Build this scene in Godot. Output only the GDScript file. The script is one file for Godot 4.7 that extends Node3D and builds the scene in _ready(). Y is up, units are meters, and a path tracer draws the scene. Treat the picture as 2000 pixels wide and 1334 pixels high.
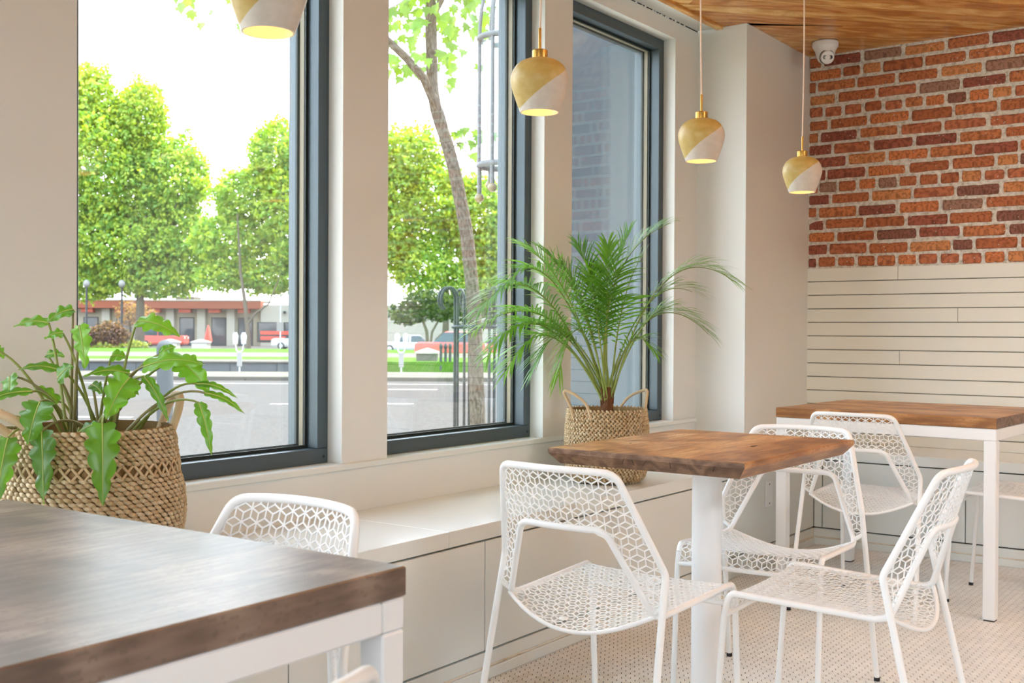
extends Node3D
# A cafe corner: window wall (x = 0) on the left, brick party wall (z = 0) ahead, floor at y = 0. Metres.

const EYE := Vector3(2.535, 1.06, 5.92)
const CEIL := 2.567
const SX := Vector3(0.8116, 0, -0.5841)    # the street outside runs along SX ...
const SF := Vector3(-0.5841, 0, -0.8116)   # ... and is crossed along SF
const GY := -0.84                          # street level


# ---------------------------------------------------------------- mesh builder
class MB:
	var v := PackedVector3Array()
	var n := PackedVector3Array()
	var uv := PackedVector2Array()
	var c := PackedColorArray()
	var idx := PackedInt32Array()
	var col := Color.WHITE
	var grain := -1
	var us := 1.0
	var uo := Vector2.ZERO

	func uvof(p: Vector3) -> Vector2:
		var r := Vector2(p.x + p.z * 0.37, p.y + p.z * 0.61)
		if grain == 0: r = Vector2(p.x, p.z + p.y)
		elif grain == 1: r = Vector2(p.y, p.x + p.z)
		elif grain == 2: r = Vector2(p.z, p.x + p.y)
		return r * us + uo

	func vert(p: Vector3, nn: Vector3, t: Vector2) -> int:
		v.append(p); n.append(nn); uv.append(t); c.append(col)
		return v.size() - 1

	# a flat convex face turned away from a centre
	func face(pts: Array, centre: Vector3, X := Transform3D.IDENTITY) -> void:
		var nn: Vector3 = (pts[1] - pts[0]).cross(pts[2] - pts[0])
		if nn.length() < 1e-12 and pts.size() > 3:
			nn = (pts[2] - pts[0]).cross(pts[3] - pts[0])
		nn = nn.normalized()
		var m := Vector3.ZERO
		for p in pts: m += p
		m /= pts.size()
		var q := pts
		if nn.dot(m - centre) < 0:
			nn = -nn
			q = pts.duplicate()
			q.reverse()
		var b := v.size()
		var wn: Vector3 = (X.basis * nn).normalized()
		for p in q: vert(X * (p as Vector3), wn, uvof(p))
		for i in range(1, q.size() - 1):
			idx.append(b); idx.append(b + i + 1); idx.append(b + i)

	# a flat face whose points run anticlockwise seen from outside
	func poly(pts: Array) -> void:
		var nn: Vector3 = (pts[1] - pts[0]).cross(pts[2] - pts[0]).normalized()
		var b := v.size()
		for p in pts: vert(p, nn, uvof(p))
		for i in range(1, pts.size() - 1):
			idx.append(b); idx.append(b + i + 1); idx.append(b + i)

	func box(lo: Vector3, hi: Vector3, bev := 0.0, X := Transform3D.IDENTITY) -> void:
		var m := (lo + hi) / 2
		var k := Vector3(bev, bev, bev)
		var a := lo + k
		var z := hi - k
		for ax in 3:
			var i := (ax + 1) % 3
			var j := (ax + 2) % 3
			for s in 2:
				var pts := []
				for q in [[0, 0], [1, 0], [1, 1], [0, 1]]:
					var p := Vector3.ZERO
					p[ax] = hi[ax] if s else lo[ax]
					p[i] = z[i] if q[0] else a[i]
					p[j] = z[j] if q[1] else a[j]
					pts.append(p)
				face(pts, m, X)
		if bev <= 0: return
		for ax in 3:
			var i := (ax + 1) % 3
			var j := (ax + 2) % 3
			for si in 2:
				for sj in 2:
					var p := []
					for e in 2:
						for w in 2:
							var t := Vector3.ZERO
							t[ax] = z[ax] if (e ^ w) else a[ax]
							var onI := e == 0
							t[i] = (hi[i] if si else lo[i]) if onI else (z[i] if si else a[i])
							t[j] = (z[j] if sj else a[j]) if onI else (hi[j] if sj else lo[j])
							p.append(t)
					face(p, m, X)
		for s in 8:
			var h := Vector3(hi.x if s & 1 else lo.x, hi.y if s & 2 else lo.y, hi.z if s & 4 else lo.z)
			var g := Vector3(z.x if s & 1 else a.x, z.y if s & 2 else a.y, z.z if s & 4 else a.z)
			face([Vector3(h.x, g.y, g.z), Vector3(g.x, h.y, g.z), Vector3(g.x, g.y, h.z)], m, X)

	# convex rings joined by flat faces
	func loft(rings: Array, X := Transform3D.IDENTITY) -> void:
		var m := Vector3.ZERO
		var cnt := 0
		for r in rings:
			for p in r:
				m += p
				cnt += 1
		m /= cnt
		for k in rings.size() - 1:
			var A: Array = rings[k]
			var B: Array = rings[k + 1]
			for i in A.size():
				var j := (i + 1) % A.size()
				face([A[i], A[j], B[j], B[i]], m, X)
		face(rings[0], m, X)
		face(rings[-1], m, X)

	func tube(pts: Array, rad, sides := 10, cap := true) -> void:
		var cnt := pts.size()
		var t0: Vector3 = (pts[1] - pts[0]).normalized()
		var up := Vector3.UP if absf(t0.y) < 0.9 else Vector3.RIGHT
		var side := t0.cross(up).normalized()
		var b0 := v.size()
		var along := 0.0
		var tan := t0
		for k in cnt:
			tan = (pts[mini(k + 1, cnt - 1)] - pts[maxi(k - 1, 0)]).normalized()
			side = (side - tan * side.dot(tan)).normalized()
			var w := tan.cross(side)
			var r: float = rad[k] if rad is Array else rad
			if k > 0: along += (pts[k] - pts[k - 1]).length()
			for s in sides + 1:
				var a := TAU * s / sides
				var d := side * cos(a) + w * sin(a)
				vert(pts[k] + d * r, d, Vector2(along, a * r) * us + uo)
		for k in cnt - 1:
			for s in sides:
				var a := b0 + k * (sides + 1) + s
				var e := a + sides + 1
				idx.append(a); idx.append(e); idx.append(a + 1)
				idx.append(a + 1); idx.append(e); idx.append(e + 1)
		if cap:
			for e in 2:
				var k := 0 if e == 0 else cnt - 1
				var t: Vector3 = -t0 if e == 0 else tan
				var b := vert(pts[k], t, Vector2.ZERO)
				for s in sides + 1:
					vert(v[b0 + k * (sides + 1) + s], t, Vector2.ZERO)
				for s in sides:
					if e == 1:
						idx.append(b); idx.append(b + s + 2); idx.append(b + s + 1)
					else:
						idx.append(b); idx.append(b + s + 1); idx.append(b + s + 2)

	# profile of (radius, height) turned round y; outside lies to the right of the profile's run upwards
	func lathe(prof: Array, segs := 32, X := Transform3D.IDENTITY) -> void:
		var b0 := v.size()
		var cnt := prof.size()
		for k in cnt:
			var a: Vector2 = prof[maxi(k - 1, 0)]
			var e: Vector2 = prof[mini(k + 1, cnt - 1)]
			var t := (e - a).normalized()
			for s in segs + 1:
				var th := TAU * s / segs
				var nn := Vector3(t.y * cos(th), -t.x, t.y * sin(th))
				vert(X * Vector3(prof[k].x * cos(th), prof[k].y, prof[k].x * sin(th)), (X.basis * nn).normalized(), Vector2(float(s) / segs, float(k) / (cnt - 1)))
		for k in cnt - 1:
			for s in segs:
				var a := b0 + k * (segs + 1) + s
				var e := a + segs + 1
				idx.append(a); idx.append(a + 1); idx.append(e)
				idx.append(a + 1); idx.append(e + 1); idx.append(e)

	func ball(at: Vector3, r: Vector3, segs := 12, B := Basis.IDENTITY) -> void:
		var p := []
		var h := maxi(4, segs / 2)
		for k in h + 1:
			var a := PI * k / h
			p.append(Vector2(maxf(sin(a), 0.0001), -cos(a)))
		lathe(p, segs, Transform3D(B * Basis.from_scale(r), at))

	func commit() -> ArrayMesh:
		var a := []
		a.resize(Mesh.ARRAY_MAX)
		a[Mesh.ARRAY_VERTEX] = v
		a[Mesh.ARRAY_NORMAL] = n
		a[Mesh.ARRAY_TEX_UV] = uv
		a[Mesh.ARRAY_COLOR] = c
		a[Mesh.ARRAY_INDEX] = idx
		var m := ArrayMesh.new()
		m.add_surface_from_arrays(Mesh.PRIMITIVE_TRIANGLES, a)
		return m


# ---------------------------------------------------------------- scene helpers
var used := {}
var M := {}
var rng := RandomNumberGenerator.new()

func numbered(called: String) -> String:
	var k: int = used.get(called, 0)
	used[called] = k + 1
	return called if k == 0 else "%s_%03d" % [called, k]

func tag(o: Node3D, label: String, category: String, group := "") -> Node3D:
	o.set_meta("label", label)
	o.set_meta("category", category)
	if group: o.set_meta("group", group)
	return o

func thing(called: String, label: String, category: String, at := Vector3.ZERO, turn := 0.0, group := "") -> Node3D:
	var o := Node3D.new()
	o.name = numbered(called)
	add_child(o)
	o.position = at
	o.rotation.y = turn
	return tag(o, label, category, group)

func struct(called: String, label := "") -> Node3D:
	var o := Node3D.new()
	o.name = numbered(called)
	add_child(o)
	o.set_meta("kind", "structure")
	if label: o.set_meta("label", label)
	return o

func part(called: String, m, mat: Material, parent: Node3D) -> MeshInstance3D:
	var o := MeshInstance3D.new()
	o.name = called
	o.mesh = m.commit() if m is MB else m
	o.material_override = mat
	parent.add_child(o, true)
	return o

func copy(o: Node3D, label := "") -> Node3D:
	var r := o.duplicate()
	r.name = numbered(String(o.name).rstrip("0123456789").trim_suffix("_"))
	add_child(r)
	if label: r.set_meta("label", label)
	return r

func street(s: float, d: float, y := GY) -> Vector3:
	return Vector3(EYE.x, y, EYE.z) + SX * s + SF * d

func fillet(pts: Array, r: float, k := 5) -> Array:
	var out := [pts[0]]
	for i in range(1, pts.size() - 1):
		var a: Vector3 = pts[i - 1] - pts[i]
		var b: Vector3 = pts[i + 1] - pts[i]
		var rr := minf(r, minf(a.length(), b.length()) * 0.48)
		var p: Vector3 = pts[i] + a.normalized() * rr
		var q: Vector3 = pts[i] + b.normalized() * rr
		for j in k + 1:
			var t := float(j) / k
			out.append(p.lerp(pts[i], t).lerp((pts[i] as Vector3).lerp(q, t), t))
	out.append(pts[-1])
	return out

func bez(a: Vector3, b: Vector3, c: Vector3, k := 10) -> Array:
	var out := []
	for j in k + 1:
		var t := float(j) / k
		out.append(a.lerp(b, t).lerp(b.lerp(c, t), t))
	return out

func mat(c: Color, rough := 0.6, metal := 0.0, spec := 0.5) -> StandardMaterial3D:
	var m := StandardMaterial3D.new()
	m.albedo_color = c
	m.roughness = rough
	m.metallic = metal
	m.metallic_specular = spec
	return m

func hexc(s: String) -> Color:
	return Color.html(s)

func noise(freq: float, sd: int, kind := FastNoiseLite.TYPE_SIMPLEX_SMOOTH, oct := 3) -> FastNoiseLite:
	var f := FastNoiseLite.new()
	f.noise_type = kind
	f.frequency = freq
	f.seed = sd
	f.fractal_octaves = oct
	return f

func ntex(freq: float, sd: int, cols: Array, size := 512, oct := 4, kind := FastNoiseLite.TYPE_SIMPLEX_SMOOTH) -> NoiseTexture2D:
	var t := NoiseTexture2D.new()
	t.width = size
	t.height = size
	t.seamless = true
	t.noise = noise(freq, sd, kind, oct)
	var g := Gradient.new()
	g.offsets = PackedFloat32Array()
	g.colors = PackedColorArray()
	var o := PackedFloat32Array()
	var cc := PackedColorArray()
	for e in cols:
		o.append(e[0]); cc.append(e[1])
	g.offsets = o
	g.colors = cc
	t.color_ramp = g
	return t

# straight-grained timber: fine streaks along u, broad cathedral figure, a few flecks
func wood(sd: int, dark: Color, mid: Color, light: Color, w := 1024, h := 512, figure := 5.0, streak := 0.5) -> ImageTexture:
	var im := Image.create(w, h, false, Image.FORMAT_RGB8)
	var a := noise(1.0, sd)
	var b := noise(1.0, sd + 7, FastNoiseLite.TYPE_SIMPLEX_SMOOTH, 2)
	for y in h:
		for x in w:
			var u := float(x) / w
			var t := float(y) / h
			# wrap round in both directions
			var cu := Vector2(cos(u * TAU), sin(u * TAU)) * 0.35
			var warp := b.get_noise_3d(cu.x * 2.0, cu.y * 2.0, t * 2.4)
			var ring := 0.5 + 0.5 * sin((t * figure + warp * 1.5) * TAU)
			var fine := a.get_noise_3d(cu.x * 5.0, cu.y * 5.0, t * 90.0)
			var pore := a.get_noise_3d(cu.x * 22.0, cu.y * 22.0, t * 210.0)
			var k := clampf(0.5 + (ring - 0.5) * 0.55 + fine * streak + warp * 0.35, 0.0, 1.0)
			var col := dark.lerp(mid, minf(k * 2.0, 1.0)) if k < 0.5 else mid.lerp(light, k * 2.0 - 1.0)
			if pore < -0.28: col = col.lerp(dark, 0.45)
			im.set_pixel(x, y, col)
	return ImageTexture.create_from_image(im)


# ---------------------------------------------------------------- the scene
func _ready() -> void:
	rng.seed = 11
	var cam := Camera3D.new()
	cam.name = "camera"
	add_child(cam)
	cam.position = EYE
	cam.rotation_order = EULER_ORDER_YXZ
	cam.rotation = Vector3(deg_to_rad(-0.521), deg_to_rad(35.744), deg_to_rad(0.298))
	var lens := CameraAttributesPhysical.new()
	lens.frustum_focal_length = 39.34
	lens.frustum_focus_distance = 3.3
	lens.exposure_aperture = 9.0
	lens.frustum_near = 0.05
	lens.frustum_far = 600.0
	cam.attributes = lens
	cam.fov = 33.94
	cam.near = 0.05
	cam.far = 600.0
	cam.current = true

	var sky := ProceduralSkyMaterial.new()
	sky.sky_top_color = Color(0.86, 0.93, 1.0)
	sky.sky_horizon_color = Color(1.0, 1.0, 1.0)
	sky.ground_bottom_color = Color(0.55, 0.56, 0.52)
	sky.ground_horizon_color = Color(0.75, 0.76, 0.74)
	sky.sun_angle_max = 1.0
	var env := Environment.new()
	env.background_mode = Environment.BG_SKY
	env.sky = Sky.new()
	env.sky.sky_material = sky
	env.background_energy_multiplier = 4.6
	env.tonemap_mode = Environment.TONE_MAPPER_LINEAR
	env.tonemap_exposure = 1.72
	env.sdfgi_enabled = true
	env.ssao_enabled = true
	env.ssil_enabled = true
	var we := WorldEnvironment.new()
	we.name = "environment"
	we.environment = env
	add_child(we)

	var sun := DirectionalLight3D.new()
	sun.name = "sun"
	sun.light_color = Color(1.0, 0.96, 0.86)
	sun.light_energy = 3.4
	sun.light_angular_distance = 1.0
	sun.shadow_enabled = true
	sun.sky_mode = DirectionalLight3D.SKY_MODE_LIGHT_ONLY
	add_child(sun)
	sun.look_at_from_position(Vector3(1.2, 12, -5.0), Vector3.ZERO)

	materials()
	shell()
	windows()
	brick_wall()
	benches()
	ceiling_boards()
	tiles()
	print("room built")
	added_ceiling_panels()
	added_uplights()
	tables()
	chairs()
	print("furniture built")
	pendants()
	security_camera()
	outlet()
	large_basket()
	palm_basket()
	print("plants built")
	outside()
	print("street built")


func materials() -> void:
	var bump := ntex(0.02, 5, [[0.0, Color(0.4, 0.4, 0.4)], [1.0, Color(0.6, 0.6, 0.6)]], 256)
	M.plaster = mat(hexc("dfe2de"), 0.62)
	M.plaster.heightmap_enabled = true
	M.plaster.heightmap_texture = bump
	M.plaster.heightmap_scale = 0.06
	M.plaster.uv1_triplanar = true
	M.plaster.uv1_world_triplanar = true
	M.plaster.uv1_scale = Vector3(4, 4, 4)
	M.far_wall = mat(hexc("a2978a"), 0.8)
	M.paint = mat(hexc("dfe4e0"), 0.30)
	M.bench_top = mat(hexc("e0e6e3"), 0.20)
	M.ship = mat(hexc("e2e2d6"), 0.34)
	M.dirty = mat(Color.WHITE, 0.5)
	M.dirty.albedo_texture = ntex(0.02, 33, [[0.0, hexc("e0dcd2")], [0.55, hexc("dcd5c6")], [0.72, hexc("b9a98c")], [1.0, hexc("8d7857")]], 256)
	M.dirty.uv1_triplanar = true
	M.dirty.uv1_world_triplanar = true
	M.dirty.uv1_scale = Vector3(1.5, 6, 1.5)
	M.gap = mat(hexc("2a2a26"), 0.9)
	M.frame = mat(hexc("4d5a60"), 0.38, 0.35)
	M.spacer = mat(hexc("857d68"), 0.5)
	M.gasket = mat(hexc("16221f"), 0.6)
	M.glass = mat(Color(0.35, 0.42, 0.42, 0.012), 0.0)
	M.glass.transparency = BaseMaterial3D.TRANSPARENCY_ALPHA
	M.white_metal = mat(hexc("eceeee"), 0.32)
	M.chair = mat(hexc("eef0ef"), 0.34)
	M.black_rubber = mat(hexc("17181a"), 0.6)
	M.steel = mat(hexc("9a9a98"), 0.35, 0.9)
	M.brass = mat(hexc("b08a44"), 0.28, 0.95)
	M.cord = mat(hexc("ead3c0"), 0.6)
	M.screw = mat(hexc("b9b9b4"), 0.4, 0.6)

	# bricks: eight clay tones with grain, lime specks and scorched patches
	M.bricks = []
	var tones := ["bf7350", "b06742", "c77d50", "a65f4a", "d08d5a", "985646", "ba7048", "a37c69", "d38250", "905f50"]
	for i in 5:
		var t := ntex(0.02 + 0.004 * i, 60 + i, [[0.0, Color(0.62, 0.58, 0.56)], [0.4, Color(0.86, 0.84, 0.82)], [0.62, Color(1, 1, 1)], [0.80, Color(1, 0.97, 0.93)], [0.835, Color(1.0, 1.0, 1.0)]], 512, 5)
		for k in 2:
			var m := mat(hexc(tones[i * 2 + k]), 0.85)
			m.albedo_texture = t
			m.heightmap_enabled = true
			m.heightmap_texture = t
			m.heightmap_scale = 0.10
			M.bricks.append(m)
	M.speck = mat(hexc("d8d2c6"), 0.9)
	M.mortar = mat(Color.WHITE, 0.95)
	M.mortar.albedo_texture = ntex(0.03, 77, [[0.0, hexc("a79f90")], [0.35, hexc("d3cdc0")], [0.7, hexc("e6e2d8")], [1.0, hexc("efece4")]], 512, 5)
	M.mortar.uv1_triplanar = true
	M.mortar.uv1_world_triplanar = true
	M.mortar.uv1_scale = Vector3(2.2, 2.2, 2.2)
	M.mortar.heightmap_enabled = true
	M.mortar.heightmap_texture = ntex(0.06, 78, [[0.0, Color.BLACK], [1.0, Color.WHITE]], 512, 4)
	M.mortar.heightmap_scale = 0.6

	# ceiling boards: four honey tones
	M.ceil = []
	var cw := wood(3, hexc("b57636"), hexc("dea458"), hexc("f0c884"), 1024, 256, 3.0, 0.6)
	for h in ["ffffff", "f3e2d0", "fbeed6", "e6cfb8"]:
		var m := mat(hexc(h), 0.27)
		m.albedo_texture = cw
		M.ceil.append(m)
	M.ceil_back = mat(hexc("2a170b"), 0.9)

	# table timber
	M.table = []
	var tw := wood(21, hexc("8c6238"), hexc("b98a57"), hexc("d3ad7b"), 1024, 512, 4.0, 0.55)
	for h in ["ffffff", "f2e6d8", "fff4df", "e6d3c0"]:
		var m := mat(hexc(h), 0.36)
		m.albedo_texture = tw
		m.heightmap_enabled = true
		m.heightmap_texture = tw
		m.heightmap_scale = 0.03
		M.table.append(m)
	var ew := wood(41, hexc("5a4231"), hexc("80634d"), hexc("9c7f67"), 512, 512, 9.0, 0.3)
	M.end_grain = mat(hexc("f2ece6"), 0.5)
	M.end_grain.albedo_texture = ew
	M.end_dark = mat(hexc("cdb2a2"), 0.45)
	M.end_dark.albedo_texture = ew
	M.knot = mat(hexc("3a2416"), 0.5)
	# walnut stain, worn, under a thin satin lacquer
	M.walnut = []
	var ww := wood(91, hexc("5a4636"), hexc("7b6555"), hexc("94806e"), 1024, 512, 3.0, 0.5)
	for h in ["ffffff", "e9e2dc", "f6efe6"]:
		var m := mat(hexc(h), 0.36, 0.0, 0.68)
		m.albedo_texture = ww
		M.walnut.append(m)

	# floor
	M.tile = mat(Color.WHITE, 0.30)
	M.tile.vertex_color_use_as_albedo = true
	M.tiles = []
	for h in ["e4e1d8", "dedacf", "e8e5dd", "d8d2c4"]:
		M.tiles.append(mat(hexc(h), 0.30))
	M.grout = mat(hexc("211e1b"), 0.95)

	# baskets and plants
	M.straw = mat(Color.WHITE, 0.75)
	M.straw.vertex_color_use_as_albedo = true
	M.straw_dark = mat(hexc("97794f"), 0.95)
	M.soil = mat(hexc("241a12"), 0.95)
	M.leafs = []
	for h in ["457322", "568629", "3b6625", "699a30"]:
		var m := mat(hexc(h), 0.32)
		m.backlight_enabled = true
		m.backlight = Color(0.5, 0.72, 0.12)
		m.cull_mode = BaseMaterial3D.CULL_DISABLED
		M.leafs.append(m)
	M.vein = mat(hexc("a8b357"), 0.45)
	M.petiole = mat(hexc("7f8a3c"), 0.4)
	M.petiole_red = mat(hexc("7d7848"), 0.4)
	M.palms = []
	for h in ["4a7a26", "5d8c2c", "3f6d29", "6c9a3a"]:
		var m := mat(hexc(h), 0.35)
		m.backlight_enabled = true
		m.backlight = Color(0.5, 0.7, 0.15)
		m.cull_mode = BaseMaterial3D.CULL_DISABLED
		M.palms.append(m)
	M.palm_stem = mat(hexc("8a9a45"), 0.45)
	M.palm_husk = mat(hexc("6d4526"), 0.85)

	# outside
	M.asphalt = mat(Color.WHITE, 0.9)
	M.asphalt.albedo_texture = ntex(0.05, 7, [[0.0, hexc("3c3c3c")], [0.5, hexc("454545")], [1.0, hexc("4e4d4d")]], 512, 5)
	M.asphalt.uv1_triplanar = true
	M.asphalt.uv1_world_triplanar = true
	M.asphalt.uv1_scale = Vector3(0.25, 0.25, 0.25)
	M.paving = mat(hexc("c9c5ba"), 0.9)
	M.concrete = mat(hexc("5a5954"), 0.9)
	M.kerb = mat(hexc("4e4d47"), 0.9)
	M.bluewall = mat(hexc("4c5256"), 0.9)
	M.line = mat(hexc("858583"), 0.8)
	M.lawn = mat(Color.WHITE, 0.95)
	M.lawn.albedo_texture = ntex(0.05, 9, [[0.0, hexc("2f4f1a")], [0.5, hexc("3f6420")], [1.0, hexc("53772b")]], 256, 4)
	M.lawn.uv1_triplanar = true
	M.lawn.uv1_world_triplanar = true
	M.lawn.uv1_scale = Vector3(0.3, 0.3, 0.3)
	M.bark = mat(Color.WHITE, 0.9)
	M.bark.albedo_texture = ntex(0.03, 15, [[0.0, hexc("3c372f")], [0.45, hexc("5d584f")], [0.75, hexc("6f6a61")], [1.0, hexc("807b72")]], 512, 5)
	M.bark.heightmap_enabled = true
	M.bark.heightmap_texture = M.bark.albedo_texture
	M.bark.heightmap_scale = 0.4
	M.bark.uv1_scale = Vector3(1.2, 3.0, 1)
	M.far_bark = mat(hexc("5c564c"), 0.95)
	M.far_leaf = mat(Color.WHITE, 0.55)
	M.far_leaf.vertex_color_use_as_albedo = true
	M.far_leaf.backlight_enabled = true
	M.far_leaf.backlight = Color(0.95, 1.0, 0.35)
	M.far_leaf.cull_mode = BaseMaterial3D.CULL_DISABLED
	M.maples = []
	for h in ["33641a", "43731c", "2b591c", "567c20"]:
		var m := mat(hexc(h), 0.45)
		m.backlight_enabled = true
		m.backlight = Color(0.5, 0.62, 0.10)
		m.cull_mode = BaseMaterial3D.CULL_DISABLED
		M.maples.append(m)
	M.cream = mat(hexc("948f81"), 0.9)
	M.cream_light = mat(hexc("9b9990"), 0.9)
	M.terracotta = mat(hexc("85503f"), 0.8)
	M.red_brick_sign = mat(hexc("a04a38"), 0.8)
	M.shop_glass = mat(hexc("38424a"), 0.08)
	M.shop_red = mat(hexc("cf4a3c"), 0.6)
	M.dark_iron = mat(hexc("2c3236"), 0.45, 0.4)
	M.grey_metal = mat(hexc("a7b0b3"), 0.4, 0.4)
	M.lantern = mat(hexc("62686a"), 0.5)
	M.bulb_ball = mat(hexc("7d7256"), 0.25)
	M.stucco = mat(hexc("4c575d"), 0.9)
	for k in ["asphalt", "concrete", "paving", "kerb", "bluewall", "line", "lawn", "bark", "far_bark", "cream", "cream_light", "terracotta", "stucco"]: M[k].metallic_specular = 0.12
	M.tyre = mat(hexc("1d1d1f"), 0.8)
	M.car_glass = mat(hexc("2f4048"), 0.08)


const OPENINGS := [[1.056, 1.975], [2.182, 3.114], [3.329, 4.274], [4.49, 5.43], [5.64, 6.58]]
const HEAD := 2.48
const SILL := 0.632

func shell() -> void:
	var w := struct("wall_left", "white plaster wall pierced by tall windows")
	var b := MB.new()
	var z0 := -0.45
	var edges := [z0]
	for o in OPENINGS:
		edges.append(o[0]); edges.append(o[1])
	edges.append(9.6)
	for i in range(0, edges.size(), 2):
		b.box(Vector3(-0.205, SILL, edges[i]), Vector3(0, HEAD, edges[i + 1]))
	b.box(Vector3(-0.205, HEAD, z0), Vector3(0, CEIL - 0.006, 9.6))
	b.box(Vector3(-0.205, GY, z0), Vector3(0, SILL - 0.021, 9.6))
	part("plaster", b, M.plaster, w)
	# white drywall strip between the wall and the timber ceiling; a cracked, open joint runs along the wall
	b = MB.new()
	b.box(Vector3(0.0, CEIL, 0.0), Vector3(0.106, CEIL + 0.05, 9.4))
	part("drywall_strip", b, M.plaster, w)
	b = MB.new()
	b.box(Vector3(-0.02, CEIL + 0.012, 0.0), Vector3(0.0, CEIL + 0.05, 9.4))
	part("joint_backing", b, M.gap, w)
	var crumbs := MB.new()
	for i in 26:
		var z := rng.randf_range(0.95, 1.75)
		var s := rng.randf_range(0.003, 0.009)
		crumbs.ball(Vector3(0.001, CEIL - 0.004 + rng.randf_range(-0.003, 0.003), z), Vector3(s * 0.6, s * 0.7, s), 6)
	part("peeling_plaster", crumbs, M.plaster, w)

	# window sill board
	var t := struct("trim_1", "white painted sill board under the windows")
	b = MB.new()
	b.box(Vector3(-0.22, SILL - 0.021, 0.82), Vector3(0.010, SILL, 9.4), 0.003)
	part("sill_board", b, M.paint, t)

	# free corner of the wall, standing on the bench
	var col := struct("column", "white painted wall return in the corner")
	b = MB.new()
	b.box(Vector3(0.0, 0.473, -0.02), Vector3(0.265, CEIL, 0.82))
	part("plaster", b, M.plaster, col)

	var r := struct("wall_right")
	b = MB.new()
	b.box(Vector3(5.6, 0, -0.3), Vector3(5.8, CEIL, 9.6))
	part("plaster", b, M.far_wall, r)
	r = struct("wall_front")
	b = MB.new()
	b.box(Vector3(0, 0, 9.4), Vector3(5.6, 0.5, 9.6))
	b.box(Vector3(0, 2.4, 9.4), Vector3(5.6, CEIL, 9.6))
	for x in [[0.0, 0.5], [2.6, 3.0], [5.1, 5.6]]:
		b.box(Vector3(x[0], 0.5, 9.4), Vector3(x[1], 2.4, 9.6))
	part("plaster", b, M.far_wall, r)
	b = MB.new()
	b.box(Vector3(-0.3, CEIL + 0.06, -0.45), Vector3(5.8, CEIL + 0.5, 9.6))
	var roof := struct("ceiling_slab")
	part("slab", b, M.gap, roof)


func windows() -> void:
	var shared := {}
	for i in OPENINGS.size():
		var o: Array = OPENINGS[i]
		var w := struct("window_%d" % (i + 1), "tall fixed window in a dark grey metal frame")
		var a: float = o[0]
		var z: float = o[1]
		var f := 0.046
		# frame: outer section, deep inner faces
		for k in 4:
			var b := MB.new()
			if k == 0: b.box(Vector3(-0.20, SILL, a), Vector3(-0.062, SILL + 0.048, z), 0.002)
			elif k == 1: b.box(Vector3(-0.20, HEAD - 0.048, a), Vector3(-0.062, HEAD, z), 0.002)
			elif k == 2: b.box(Vector3(-0.20, SILL + 0.048, a), Vector3(-0.062, HEAD - 0.048, a + f), 0.002)
			else: b.box(Vector3(-0.20, SILL + 0.048, z - f), Vector3(-0.062, HEAD - 0.048, z), 0.002)
			part(["bottom_rail", "head_rail", "jamb", "jamb"][k], b, M.frame, w)
		# glazing bead, gasket and the pale spacer between the two panes
		var y0 := SILL + 0.048
		var y1 := HEAD - 0.048
		for k in 2:
			var x0: float = [-0.118, -0.1555][k]
			var b := MB.new()
			var e: float = [0.010, 0.012][k]
			b.box(Vector3(x0, y0, a + f), Vector3(x0 + 0.008, y0 + e, z - f))
			b.box(Vector3(x0, y1 - e, a + f), Vector3(x0 + 0.008, y1, z - f))
			b.box(Vector3(x0, y0 + e, a + f), Vector3(x0 + 0.008, y1 - e, a + f + e))
			b.box(Vector3(x0, y0 + e, z - f - e), Vector3(x0 + 0.008, y1 - e, z - f))
			part("gasket", b, M.gasket, w)
		var sp := MB.new()
		sp.box(Vector3(-0.1425, y0, a + f), Vector3(-0.124, y0 + 0.006, z - f))
		sp.box(Vector3(-0.1425, y1 - 0.006, a + f), Vector3(-0.124, y1, z - f))
		sp.box(Vector3(-0.1425, y0, a + f), Vector3(-0.124, y1, a + f + 0.006))
		sp.box(Vector3(-0.1425, y0, z - f - 0.006), Vector3(-0.124, y1, z - f))
		part("spacer", sp, M.spacer, w)
		for x in [-0.121, -0.1455]:
			var p := MB.new()
			p.box(Vector3(x - 0.003, y0 + 0.001, a + f + 0.001), Vector3(x + 0.003, y1 - 0.001, z - f - 0.001))
			part("pane", p, M.glass, w)
		for q in [a + 0.02, z - 0.02]:
			var s := MB.new()
			s.lathe([Vector2(0.005, 0), Vector2(0.005, 0.0012), Vector2(0.002, 0.0016), Vector2(0.0001, 0.0010)], 12, Transform3D(Basis(Vector3.FORWARD, PI / 2), Vector3(-0.062, SILL + 0.022, q)))
			part("screw", s, M.gasket, w)


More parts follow.
